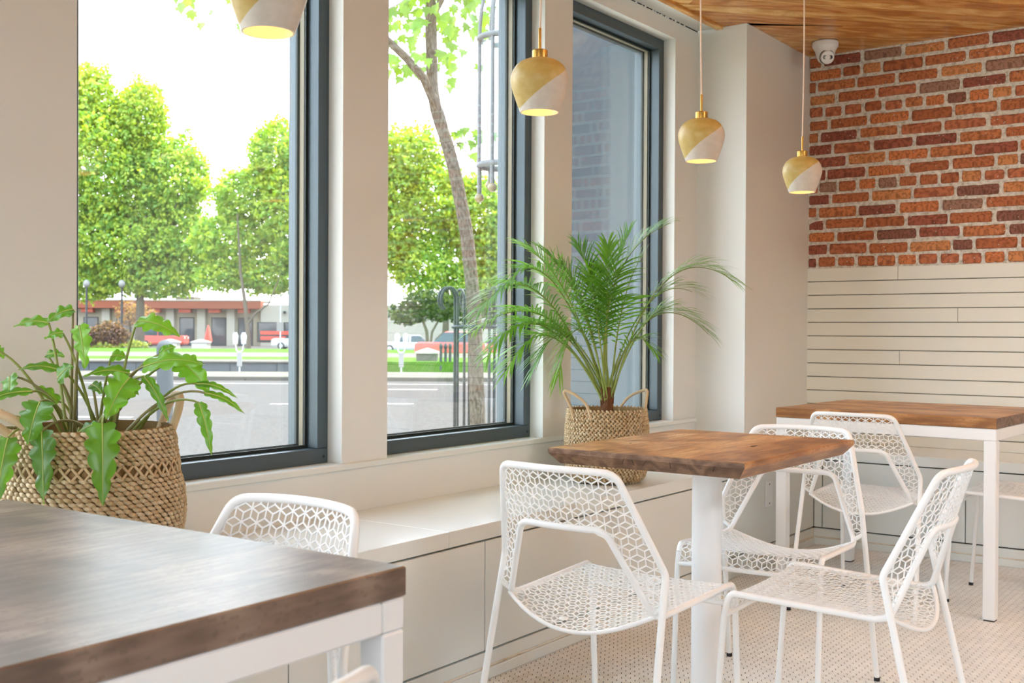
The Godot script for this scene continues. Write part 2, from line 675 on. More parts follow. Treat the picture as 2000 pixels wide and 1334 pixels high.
func brick_wall() -> void:
	var w := struct("wall_back", "brick wall above white boarding")
	var b := MB.new()
	b.box(Vector3(0, 0, -0.3), Vector3(5.6, CEIL, -0.034))
	part("backing", b, M.mortar, w)
	# mortar bed: an uneven skin just behind the faces of the bricks
	b = MB.new()
	var nz := noise(9.0, 4)
	var nx := 300
	var ny := 110
	var base := b.v.size()
	for j in ny + 1:
		for i in nx + 1:
			var x := 0.262 + 2.5 * i / nx
			var y := 1.405 + (CEIL + 0.01 - 1.405) * j / ny
			var z := -0.0075 + 0.0022 * nz.get_noise_2d(x, y) + 0.003 * smoothstep(0.1, 0.5, nz.get_noise_2d(x * 0.22 + 3.0, y * 0.22 + 9.0))
			b.vert(Vector3(x, y, z), Vector3.BACK, Vector2(x, y))
	for j in ny:
		for i in nx:
			var a := base + j * (nx + 1) + i
			var e := a + nx + 1
			for q in [a, e, a + 1, a + 1, e, e + 1]: b.idx.append(q)
	part("mortar", b, M.mortar, w)

	# bricks in common bond: a header course every sixth
	var forms := []
	for k in 6:
		forms.append([brick_mesh(0.203, 0.054, k), brick_mesh(0.094, 0.054, k + 20)])
	var course := 0.068
	var n := 0
	for row in 17:
		var y := CEIL - 0.036 - course * row
		var header := row % 6 == 4
		var x := 0.268
		x -= [0.14, 0.03, 0.17, 0.06, 0.02, 0.10, 0.155, 0.08, 0.0, 0.11, 0.045, 0.09, 0.16, 0.12, 0.165, 0.10, 0.05][row]
		var left := 0
		while x < 2.6:
			var short := header or (row == 1 and left < 3 and left > 0) or (row == 15 and left == 4) or rng.randf() < 0.03
			var len := 0.094 if short else 0.203
			var lo := maxf(x, 0.268)
			if x + len > 0.285:
				var m: ArrayMesh = forms[rng.randi() % 6][1 if short else 0]
				var o := MeshInstance3D.new()
				o.name = "brick"
				o.mesh = m
				var k := (x + len - lo) / len
				o.scale = Vector3(k * rng.randf_range(0.97, 1.02), rng.randf_range(0.94, 1.06), 1)
				o.position = Vector3((lo + x + len) / 2, y + rng.randf_range(-0.003, 0.003), -0.0185 + rng.randf_range(-0.0025, 0.002))
				o.rotation.z = rng.randf_range(-0.008, 0.008)
				# towards the corner darker bricks are likelier, further along more orange bricks turn up
				var pick: int
				var f := clampf((x - 0.3) / 0.9, 0.0, 1.0)
				if rng.randf() < 0.10: pick = [7, 9][rng.randi() % 2]
				elif rng.randf() < 0.35 + 0.4 * f: pick = [0, 2, 4, 6, 8][rng.randi() % 5]
				else: pick = [1, 3, 0, 5, 6][rng.randi() % 5]
				o.material_override = M.bricks[pick]
				w.add_child(o, true)
				n += 1
			x += len + rng.randf_range(0.010, 0.015)
			left += 1

	# lime specks and smears left on the brick faces
	var sp := MB.new()
	var patch := noise(3.0, 19)
	for i in 2600:
		var p := Vector2(rng.randf_range(0.28, 2.5), rng.randf_range(1.42, CEIL - 0.01))
		if patch.get_noise_2d(p.x, p.y) + rng.randf_range(-0.5, 0.5) < 0.1: continue
		var s := rng.randf_range(0.0008, 0.0026)
		var B := Basis(Vector3.BACK, rng.randf() * PI)
		sp.ball(Vector3(p.x, p.y, -0.0030), Vector3(s * rng.randf_range(1, 2.4), s, 0.0024), 5, B)
	var so := part("lime_specks", sp, M.speck, w)
	so.set_meta("kind", "stuff")

	# boarding below the bricks
	var y := 1.41
	var pitch := 0.0737
	var joints := {0: 0.754, 3: 1.055, 6: 0.765, 8: 1.9, 10: 1.5, 1: 2.3, 5: 1.75}
	var k := 0
	while y > 0.47:
		var lo := maxf(y - pitch + 0.0045, 0.473)
		var cuts := [0.262, 2.75]
		if joints.has(k): cuts.insert(1, joints[k])
		for i in cuts.size() - 1:
			var m := MB.new()
			m.box(Vector3(cuts[i] + (0.001 if i else 0.0), lo, -0.013), Vector3(cuts[i + 1] - 0.001, y, 0.0), 0.0012)
			part("plank", m, M.ship, w)
		y -= pitch
		k += 1
	b = MB.new()
	b.box(Vector3(0.262, 0.44, -0.034), Vector3(2.76, 1.408, -0.013))
	part("board_backing", b, mat(hexc("8a897c"), 0.9), w)
	b = MB.new()
	b.box(Vector3(2.75, 0.4, -0.034), Vector3(5.6, CEIL, -0.005))
	part("plaster", b, M.plaster, w)


# a hand-cut brick: a rounded box with slightly uneven edges
func brick_mesh(L: float, H: float, sd: int) -> ArrayMesh:
	var b := MB.new()
	var f := noise(14.0, sd + 100)
	var g := noise(60.0, sd + 300)
	var nx := 14 if L > 0.15 else 8
	var ring := []
	for i in nx + 1: ring.append(Vector2(-L / 2 + L * i / nx, -H / 2))
	for i in range(1, 4): ring.append(Vector2(L / 2, -H / 2 + H * i / 4))
	for i in nx + 1: ring.append(Vector2(L / 2 - L * i / nx, H / 2))
	for i in range(1, 4): ring.append(Vector2(-L / 2, H / 2 - H * i / 4))
	var off := Vector2(sd * 0.37, sd * 0.73)
	var levels := [[0.0, -0.02], [0.0, 0.010], [0.0035, 0.0150], [0.009, 0.0165]]
	var rows := []
	for l in levels:
		var r := []
		for p in ring:
			var d: Vector2 = -p.normalized() * float(l[0])
			var e := 0.0018 * f.get_noise_2d(p.x + sd, p.y) + 0.0014 * g.get_noise_2d(p.x + sd, p.y * 2.0)
			var cut := 0.0
			if absf(p.x) > L / 2 - 0.004 and absf(p.y) > H / 2 - 0.004: cut = 0.004
			var q: Vector2 = p - p.normalized() * (cut + absf(e) * 1.5)
			q += Vector2(signf(-p.x) * float(l[0]) if absf(p.x) > L / 2 - 0.001 else 0.0, signf(-p.y) * float(l[0]) if absf(p.y) > H / 2 - 0.001 else 0.0)
			r.append(Vector3(q.x, q.y, float(l[1])))
		rows.append(r)
	var n := ring.size()
	var base := b.v.size()
	for k in rows.size():
		for i in n:
			var p: Vector3 = rows[k][i]
			var out := Vector3(p.x / L, p.y / H, 0).normalized()
			var nn: Vector3 = [out, out, (out + Vector3.BACK).normalized(), Vector3.BACK][k]
			b.vert(p, nn, Vector2(p.x, p.y + p.z) * 3.0 + off)
	for k in rows.size() - 1:
		for i in n:
			var j := (i + 1) % n
			var a := base + k * n + i
			var c := base + k * n + j
			for q in [a, a + n, c, c, a + n, c + n]: b.idx.append(q)
	var mid := b.vert(Vector3(0, 0, 0.0168), Vector3.BACK, off)
	for i in n:
		for q in [mid, base + (rows.size() - 1) * n + (i + 1) % n, base + (rows.size() - 1) * n + i]: b.idx.append(q)
	return b.commit()


func benches() -> void:
	# one L-shaped built-in bench: along the windows, then along the boarded wall
	var t := thing("window_bench", "long white built-in bench with a glossy top under the windows", "bench")
	var X0 := 0.485
	var Z0 := 0.465
	var b := MB.new()
	var seams := [0.0, 1.78, 3.38, 5.2, 7.0, 9.39]
	for i in seams.size() - 1:
		b = MB.new()
		if i == 0:
			b.box(Vector3(0.0, 0.426, 0.0), Vector3(X0, 0.473, seams[1] - 0.0006), 0.0015)
		else:
			b.box(Vector3(0.0, 0.426, seams[i] + 0.0006), Vector3(X0, 0.473, seams[i + 1] - 0.0006), 0.0015)
		part("bench_top", b, M.bench_top, t)
	b = MB.new()
	b.box(Vector3(0.0, 0.0, 0.0), Vector3(X0 - 0.02, 0.426, 9.39))
	part("carcass", b, M.gap, t)
	var gaps := [Z0, 0.81, 1.61, 2.409, 3.205, 4.006, 4.805, 5.605, 6.4, 7.2, 8.0, 9.39]
	for i in gaps.size() - 1:
		b = MB.new()
		b.box(Vector3(X0 - 0.02, 0.0865, gaps[i] + 0.002), Vector3(X0, 0.4205, gaps[i + 1] - 0.002), 0.0012)
		part("panel", b, M.paint, t)
	b = MB.new()
	b.box(Vector3(X0 - 0.02, 0.0, Z0), Vector3(X0, 0.080, 9.39), 0.0012)
	part("plinth", b, M.paint, t)
	b = MB.new()
	b.box(Vector3(X0, 0.0, Z0 + 0.012), Vector3(X0 + 0.012, 0.034, 9.39), 0.002)
	part("shoe_moulding", b, M.paint, t)
	b = MB.new()
	b.box(Vector3(X0, 0.034, Z0 + 0.012), Vector3(X0 + 0.006, 0.0405, 9.39), 0.002)
	part("caulk_bead", b, M.dirty, t)

	t = thing("wall_bench", "white built-in bench with flush panels along the boarded brick wall", "bench")
	b = MB.new()
	b.box(Vector3(X0 + 0.0006, 0.426, 0.0), Vector3(2.75, 0.473, Z0), 0.0015)
	part("bench_top", b, M.bench_top, t)
	b = MB.new()
	b.box(Vector3(X0, 0.0, 0.0), Vector3(2.75, 0.426, Z0 - 0.02))
	part("carcass", b, M.gap, t)
	gaps = [X0, 0.529, 1.213, 1.897, 2.58, 2.75]
	for i in gaps.size() - 1:
		b = MB.new()
		b.box(Vector3(gaps[i] + 0.002, 0.0865, Z0 - 0.02), Vector3(gaps[i + 1] - 0.002, 0.4205, Z0), 0.0012)
		part("panel", b, M.paint, t)
	b = MB.new()
	b.box(Vector3(X0, 0.0, Z0 - 0.02), Vector3(2.75, 0.080, Z0), 0.0012)
	part("plinth", b, M.paint, t)
	b = MB.new()
	b.box(Vector3(X0, 0.0, Z0), Vector3(2.75, 0.034, Z0 + 0.012), 0.002)
	part("shoe_moulding", b, M.paint, t)
	b = MB.new()
	b.box(Vector3(X0, 0.034, Z0), Vector3(2.75, 0.0405, Z0 + 0.006), 0.002)
	part("caulk_bead", b, M.dirty, t)


func ceiling_boards() -> void:
	var c := struct("ceiling", "honey coloured timber boards laid diagonally")
	var b := MB.new()
	b.box(Vector3(0.106, CEIL + 0.014, -0.02), Vector3(5.6, CEIL + 0.06, 9.4))
	part("backing", b, M.ceil_back, c)
	var room := PackedVector2Array([Vector2(0.137, 0.82), Vector2(0.265, 0.82), Vector2(0.265, -0.02), Vector2(5.6, -0.02), Vector2(5.6, 9.4), Vector2(0.137, 9.4)])
	var ang := deg_to_rad(46.5)
	var d := Vector2(cos(ang), -sin(ang))
	var q := Vector2(sin(ang), cos(ang))
	var pitch := 0.098
	for i in range(-20, 115):
		var t := 0.02 + i * pitch
		# butt joints at random places along the run
		var cuts := [-9.0]
		var s := -9.0 + rng.randf() * 2.0
		while s < 9.0:
			s += rng.randf_range(1.6, 3.4)
			cuts.append(s)
		for j in cuts.size() - 1:
			var a: float = cuts[j] + 0.0007
			var z: float = cuts[j + 1] - 0.0007
			var rect := PackedVector2Array([q * (t + 0.0022) + d * a, q * (t + 0.0022) + d * z, q * (t + pitch - 0.0022) + d * z, q * (t + pitch - 0.0022) + d * a])
			for pl in Geometry2D.intersect_polygons(rect, room):
				if pl.size() < 3: continue
				var m := MB.new()
				var lo := []
				var hi := []
				for p in pl:
					lo.append(Vector3(p.x, CEIL, p.y))
					hi.append(Vector3(p.x, CEIL + 0.014, p.y))
				var off := Vector2(rng.randf(), rng.randf())
				var ctr := Vector3.ZERO
				for p in lo: ctr += p
				ctr = ctr / lo.size() + Vector3(0, 0.007, 0)
				m.face(lo, ctr)
				for e in lo.size():
					var g := (e + 1) % lo.size()
					m.face([lo[e], lo[g], hi[g], hi[e]], ctr)
				for e in m.v.size():
					var p2 := Vector2(m.v[e].x, m.v[e].z)
					m.uv[e] = Vector2(p2.dot(d) * 0.45, p2.dot(q) * 2.2 + m.v[e].y) + off
				part("plank", m, M.ceil[rng.randi() % 4], c)
	# edge moulding on the window side
	var tr := struct("trim_2", "timber edge strip of the ceiling")
	b = MB.new()
	b.grain = 2
	b.us = 0.5
	b.box(Vector3(0.104, CEIL - 0.012, 0.8205), Vector3(0.139, CEIL + 0.014, 9.39), 0.003)
	part("edge_strip", b, M.ceil[0], tr)


func tiles() -> void:
	var f := struct("floor", "small white hexagon tiles in dark joints")
	var b := MB.new()
	b.box(Vector3(-0.3, -0.2, -0.3), Vector3(5.8, -0.0016, 9.6))
	part("grout", b, M.grout, f)
	# 25 mm hexagons, corner towards x, 27.4 mm apart
	var hx := MB.new()
	var R := 0.0254 / sqrt(3.0)
	var top := []
	var mid := []
	var low := []
	for k in 6:
		var a := PI / 3 * k
		top.append(Vector3(cos(a) * (R - 0.0008), 0.0, sin(a) * (R - 0.0008)))
		mid.append(Vector3(cos(a) * R, -0.0007, sin(a) * R))
		low.append(Vector3(cos(a) * R, -0.004, sin(a) * R))
	hx.face(top, Vector3(0, -1, 0))
	for k in 6:
		var j := (k + 1) % 6
		hx.face([top[k], top[j], mid[j], mid[k]], Vector3(0, -0.01, 0))
		hx.face([mid[k], mid[j], low[j], low[k]], Vector3(0, -0.01, 0))
	var mesh := hx.commit()
	var P := 0.0274
	var spots := []
	var n := noise(1.6, 12)
	var i := 0
	var x := 0.492
	while x < 3.3:
		var z := 0.47 + (0.5 * P if i % 2 else 0.0)
		while z < 5.2:
			if x > 0.500 or true:
				spots.append(Vector2(x, z))
			z += P
		x += P * sqrt(3.0) / 2
		i += 1
	# the 300 that show largest lie just inside the lower edge of the picture
	var fwd := Vector2(SF.x, SF.z)
	var rgt := Vector2(SX.x, SX.z)
	var eye := Vector2(EYE.x, EYE.z)
	var near := []
	for k in spots.size():
		var r: Vector2 = spots[k] - eye
		var d := r.dot(fwd)
		if d > 3.25 and absf(r.dot(rgt) / d) < 0.47:
			near.append([r.length(), k])
	near.sort()
	var single := {}
	for k in mini(300, near.size()): single[near[k][1]] = true
	var mm := MultiMesh.new()
	mm.transform_format = MultiMesh.TRANSFORM_3D
	mm.use_colors = true
	mm.mesh = mesh
	mm.instance_count = spots.size() - single.size()
	var at := 0
	for k in spots.size():
		var p: Vector2 = spots[k]
		var X := Transform3D(Basis.from_euler(Vector3(rng.randf_range(-0.006, 0.006), PI / 3 * (rng.randi() % 6) + rng.randf_range(-0.02, 0.02), rng.randf_range(-0.006, 0.006))), Vector3(p.x + rng.randf_range(-0.0002, 0.0002), rng.randf_range(-0.0003, 0.0), p.y + rng.randf_range(-0.0002, 0.0002)))
		if single.has(k):
			var o := part("tile", mesh, M.tiles[rng.randi() % 4], f)
			o.transform = X
		else:
			mm.set_instance_transform(at, X)
			var g := 0.76 + 0.06 * n.get_noise_2d(p.x, p.y) + rng.randf_range(-0.05, 0.04)
			mm.set_instance_color(at, Color(g, g * 0.975, g * 0.915))
			at += 1
	var mi := MultiMeshInstance3D.new()
	mi.name = "tile_field"
	mi.multimesh = mm
	mi.material_override = M.tile
	mi.set_meta("kind", "stuff")
	f.add_child(mi, true)


# flat ceiling panels out of view, added to brighten the room
func added_ceiling_panels() -> void:
	var glow := mat(hexc("fff3e2"), 0.6)
	glow.emission_enabled = true
	glow.emission = hexc("ffe9cf")
	glow.emission_energy_multiplier = 0.9
	var rim := mat(hexc("e8e8e6"), 0.5)
	for p in [Vector3(2.2, 0, 7.2), Vector3(4.1, 0, 6.4), Vector3(4.5, 0, 4.6), Vector3(4.6, 0, 2.9), Vector3(2.6, 0, 8.6)]:
		var t := thing("added_ceiling_light_panel", "square white ceiling light panel added out of view", "ceiling light", Vector3(p.x, CEIL, p.z), 0, "added ceiling light panels")
		var b := MB.new()
		b.box(Vector3(-0.45, -0.025, -0.45), Vector3(0.45, 0.0, 0.45), 0.004)
		part("rim", b, rim, t)
		b = MB.new()
		b.box(Vector3(-0.42, -0.028, -0.42), Vector3(0.42, -0.0252, 0.42))
		part("diffuser", b, glow, t)
		var l := AreaLight3D.new()
		l.name = "added_panel_light"
		l.area_size = Vector2(0.84, 0.84)
		l.light_color = hexc("eef5ff")
		l.light_energy = 4.4 if p.z < 4.0 else 0.8
		l.shadow_enabled = true
		l.position = Vector3(0, -0.034, 0)
		l.rotation.x = -PI / 2
		t.add_child(l)


# slim fittings out of view, added to lift the brightness of the timber ceiling
func added_uplights() -> void:
	var glow := mat(hexc("fff0da"), 0.6)
	glow.emission_enabled = true
	glow.emission = hexc("ffe2b8")
	glow.emission_energy_multiplier = 0.9
	for p in [Vector3(2.75, 2.10, 1.15), Vector3(2.75, 2.10, 3.05)]:
		var t := thing("added_uplight", "slim white strip light added out of view to brighten the ceiling, " + ("close to the brick wall" if p.z < 2.0 else "further from the brick wall"), "ceiling light", p, 0, "added strip lights")
		var b := MB.new()
		b.box(Vector3(-0.05, -0.03, -0.6), Vector3(0.05, 0.0, 0.6), 0.004)
		part("housing", b, M.white_metal, t)
		b = MB.new()
		b.box(Vector3(-0.042, 0.0002, -0.59), Vector3(0.042, 0.003, 0.59))
		part("diffuser", b, glow, t)
		for z in [-0.5, 0.5]:
			b = MB.new()
			b.tube([Vector3(0, 0.003, z), Vector3(0, CEIL - p.y - 0.001, z)], 0.0015, 6)
			part("hanger_wire", b, M.steel, t)
		var l := AreaLight3D.new()
		l.name = "added_strip_light"
		l.area_size = Vector2(0.08, 1.18)
		l.light_color = hexc("fdfaf2")
		l.light_energy = 1.7
		l.shadow_enabled = true
		l.position = Vector3(0, 0.008, 0)
		l.rotation.x = PI / 2
		t.add_child(l)


# boards of a table top; each ring is its outline at one height, so that edges can be cut under
func top_boards(t: Node3D, x0: float, x1: float, z0: float, z1: float, y: float, th: float, under: float, cuts: Array, mats: Array, along_z := true) -> void:
	var edges := [0.0]
	edges.append_array(cuts)
	edges.append(1.0)
	var e := 0.0022
	for i in edges.size() - 1:
		var m := MB.new()
		m.grain = 2 if along_z else 0
		m.us = 0.62
		m.uo = Vector2(rng.randf(), rng.randf())
		var rings := []
		for l in [[y - th, under], [y - th * 0.32 if under > 0 else y - th + e, 0.0], [y - e, 0.0], [y, e]]:
			if under == 0.0 and l[0] == y - th: l[1] = e
			var f: float = l[1]
			var a: float
			var b: float
			if along_z:
				a = lerpf(x0, x1, edges[i]) + (f if i == 0 else 0.00015)
				b = lerpf(x0, x1, edges[i + 1]) - (f if i == edges.size() - 2 else 0.00015)
				rings.append([Vector3(a, l[0], z0 + f), Vector3(b, l[0], z0 + f), Vector3(b, l[0], z1 - f), Vector3(a, l[0], z1 - f)])
			else:
				a = lerpf(z0, z1, edges[i]) + (f if i == 0 else 0.00015)
				b = lerpf(z0, z1, edges[i + 1]) - (f if i == edges.size() - 2 else 0.00015)
				rings.append([Vector3(x0 + f, l[0], a), Vector3(x1 - f, l[0], a), Vector3(x1 - f, l[0], b), Vector3(x0 + f, l[0], b)])
		m.loft(rings)
		# end grain goes to a part of its own so that it can carry the growth rings
		var body := MB.new()
		var ends := [MB.new(), MB.new()]
		for k in range(0, m.idx.size(), 3):
			var nn := m.n[m.idx[k]]
			var cut := absf(nn.z if along_z else nn.x) > 0.62
			var to: MB = ends[0 if (nn.z if along_z else nn.x) < 0 else 1] if cut else body
			for q in 3:
				var vi := m.idx[k + q]
				var uvw := m.uv[vi]
				if cut: uvw = Vector2((m.v[vi].x if along_z else m.v[vi].z) * 2.4, m.v[vi].y * 2.4 - 0.1) + m.uo
				to.idx.append(to.vert(m.v[vi], nn, uvw))
		var o := part("board", body, mats[i % mats.size()], t)
		for en in ends: part("end_grain", en, M.end_grain if mats[0] == M.table[0] else M.end_dark, o)


func tables() -> void:
	# square pedestal table
	var t := thing("pedestal_table", "small square wooden table with undercut edges on a white pedestal", "table", Vector3(1.158, 0, 3.072), deg_to_rad(-0.85))
	top_boards(t, -0.283, 0.283, -0.371, 0.371, 0.75, 0.042, 0.024, [0.235, 0.47, 0.73], M.table)
	var b := MB.new()
	b.lathe([Vector2(0.0415, 0.012), Vector2(0.0415, 0.70)], 40)
	part("post", b, M.white_metal, t)
	b = MB.new()
	b.box(Vector3(-0.12, 0.696, -0.12), Vector3(0.12, 0.7078, 0.12), 0.002)
	part("mounting_plate", b, M.white_metal, t)
	b = MB.new()
	b.lathe([Vector2(0.085, 0.0), Vector2(0.085, 0.008), Vector2(0.082, 0.012), Vector2(0.0001, 0.014)], 48)
	part("base", b, M.white_metal, t)
	# a knot and drying cracks
	for k in [[0.13, -0.02, 0.006, 0.022], [-0.17, 0.13, 0.003, 0.008]]:
		b = MB.new()
		b.ball(Vector3(k[0], 0.7502, k[1]), Vector3(k[2], 0.0004, k[3]), 12)
		part("knot", b, M.knot, t)
	for k in [[-0.055, 0.010, 0.026], [0.005, 0.012, 0.016], [0.085, -0.004, 0.02], [0.2, 0.006, 0.017], [-0.02, -0.006, 0.014]]:
		var x: float = k[0]
		b = MB.new()
		b.loft([[Vector3(x, 0.7225, 0.3712), Vector3(x + 0.0016, 0.7225, 0.3712), Vector3(x + 0.0016, 0.7225, 0.3695)], [Vector3(x + k[1], 0.7225 + k[2], 0.3712), Vector3(x + k[1] + 0.0006, 0.7225 + k[2], 0.3712), Vector3(x + k[1] + 0.0006, 0.7225 + k[2], 0.3695)]])
		part("drying_crack", b, M.knot, t)

	# rectangular table at the boarded wall
	t = thing("steel_frame_table", "wooden table on a white square-tube frame beside the boarded wall", "table", Vector3(1.168, 0, 1.172), deg_to_rad(-3.1))
	top_boards(t, -0.436, 0.436, -0.385, 0.362, 0.75, 0.040, 0.0, [0.16, 0.33, 0.5, 0.66, 0.84], M.table, false)
	frame_legs(t, -0.436, 0.436, -0.385, 0.362, 0.7095, 0.044)

	# broad dark table close by
	t = thing("dark_top_table", "large walnut brown table with satin worn top and white frame", "table", Vector3(0.605, 0, 4.805))
	top_boards(t, 0.0, 0.957, 0.0, 1.5, 0.75, 0.040, 0.0, [0.14, 0.30, 0.44, 0.58, 0.74, 0.88], M.walnut, true)
	frame_legs(t, 0.0, 0.957, 0.0, 1.5, 0.7095, 0.042)


func frame_legs(t: Node3D, x0: float, x1: float, z0: float, z1: float, y: float, s: float) -> void:
	var b: MB
	for k in 4:
		b = MB.new()
		var ax := x0 + 0.001 if k % 2 == 0 else x1 - s - 0.001
		var az := z0 + 0.001 if k < 2 else z1 - s - 0.001
		b.box(Vector3(ax, 0.004, az), Vector3(ax + s, y - s - 0.0006, az + s), 0.003)
		var leg := part("leg", b, M.white_metal, t)
		b = MB.new()
		b.box(Vector3(ax + 0.003, 0.0, az + 0.003), Vector3(ax + s - 0.003, 0.004, az + s - 0.003))
		part("foot_pad", b, M.black_rubber, leg)
	for k in 2:
		b = MB.new()
		var az := z0 + 0.001 if k == 0 else z1 - s - 0.001
		b.box(Vector3(x0 + 0.001, y - s, az), Vector3(x1 - 0.001, y, az + s), 0.003)
		part("rail", b, M.white_metal, t)
		b = MB.new()
		var ax := x0 + 0.001 if k == 0 else x1 - s - 0.001
		b.box(Vector3(ax, y - s, z0 + s + 0.001), Vector3(ax + s, y, z1 - s - 0.001), 0.003)
		part("rail", b, M.white_metal, t)


# ---------------------------------------------------------------- wire chairs
# thin bars of the tumbling-block pattern over a surface
func lattice(b: MB, f: Callable, inside: Callable, area: Rect2, L: float, wide: float, thick: float) -> void:
	var r := L / sqrt(3.0)
	var h := L * sqrt(3.0) / 2
	var j0 := int(floor(area.position.y / h)) - 1
	var j1 := int(ceil(area.end.y / h)) + 1
	var i0 := int(floor(area.position.x / L)) - 2
	var i1 := int(ceil(area.end.x / L)) + 2
	for j in range(j0, j1 + 1):
		for i in range(i0, i1 + 1):
			var p := Vector2(i * L + (L / 2 if posmod(j, 2) else 0.0), j * h)
			for k in 6:
				var a := PI / 6 + k * PI / 3
				var u := p
				var w := p + Vector2(cos(a), sin(a)) * r
				var iu: bool = inside.call(u)
				var iw: bool = inside.call(w)
				if not iu and not iw: continue
				if iu != iw:
					var good := u if iu else w
					var bad := w if iu else u
					for it in 6:
						var m := (good + bad) / 2
						if inside.call(m): good = m
						else: bad = m
					if iu: w = good
					else: u = good
				var A: Vector3 = f.call(u)
				var B: Vector3 = f.call(w)
				var dir := B - A
				if dir.length() < 0.0015: continue
				var mid := (u + w) / 2
				var e := 0.002
				var fu: Vector3 = f.call(mid + Vector2(e, 0)) - f.call(mid - Vector2(e, 0))
				var fv: Vector3 = f.call(mid + Vector2(0, e)) - f.call(mid - Vector2(0, e))
				var nn := fu.cross(fv).normalized()
				var s := nn.cross(dir).normalized() * wide / 2
				var t := nn * thick / 2
				var c := [s + t, -s + t, -s - t, s - t]
				for q in 4:
					b.face([A + c[q], A + c[(q + 1) % 4], B + c[(q + 1) % 4], B + c[q]], (A + B) / 2)


# the seat as a sheet: x across, t along from the back rim to the front lip
func seat_point(p: Vector2) -> Vector3:
	var x := p.x
	var a := clampf(x / 0.203, -1, 1)
	var t := p.y           # distance forward of the seat's middle
	if t < 0.168:
		var k := clampf((0.168 - t) / 0.39, 0, 1)
		return Vector3(x, 0.4475 - (1 - a * a) * (0.006 + 0.050 * pow(k, 1.3)) - 0.008 * k, -t)
	# over the front edge and down
	var s := t - 0.168
	var r := 0.028
	var y0 := 0.4475 - (1 - a * a) * 0.006
	var ang := s / r
	if ang < 1.45:
		return Vector3(x, y0 - r + r * cos(ang), -(0.168 + r * sin(ang)))
	var rest := s - 1.45 * r
	return Vector3(x, y0 - r + r * cos(1.45) - rest * sin(1.45), -(0.168 + r * sin(1.45) + rest * cos(1.45)))

func seat_inside(p: Vector2) -> bool:
	var a := p.x / 0.203
	if absf(a) > 1.0: return false
	return p.y > -0.178 - 0.044 * (1 - pow(absf(a), 2.2)) and p.y < 0.168 + 0.0406 + 0.022

func back_side(y: float) -> Vector2:     # half width and distance behind the middle of the outer tube
	if y < 0.532:
		var k := (0.532 - y) / 0.532
		return Vector2(lerpf(0.219, 0.237, k), lerpf(0.170, 0.287, k))
	var t := (y - 0.532) / 0.224
	return Vector2(lerpf(0.219, 0.151, t), lerpf(0.170, 0.272, t))

func back_point(p: Vector2) -> Vector3:
	var s := back_side(p.y)
	if p.y < 0.532: s.y = lerpf(0.170, 0.188, (0.532 - p.y) / 0.08)
	if p.y < 0.627:
		# between the outer and the inner tube
		var k := (0.627 - p.y) / 0.188
		var w := lerpf(0.112, 0.196, k)
		var t := (s.x - absf(p.x)) / maxf(s.x - w, 0.01)
		return Vector3(p.x, p.y, lerpf(s.y, lerpf(0.250, 0.180, k), clampf(t, 0.0, 1.3)))
	var mid := lerpf(0.266, 0.309, (p.y - 0.627) / 0.133)
	return Vector3(p.x, p.y, s.y + (mid - s.y) * (1 - pow(p.x / s.x, 2)))

func back_inside(p: Vector2) -> bool:
	if p.y > 0.754 or p.y < 0.452: return false
	var s := back_side(p.y)
	var w := s.x
	if p.y > 0.73: w -= (p.y - 0.73) * 0.6
	if absf(p.x) > w: return false
	if p.y < 0.627:
		var k := (0.627 - p.y) / 0.188
		var inner := lerpf(0.112, 0.196, k)
		if p.y > 0.60: inner += (p.y - 0.60) * -1.2
		return absf(p.x) > inner
	return true

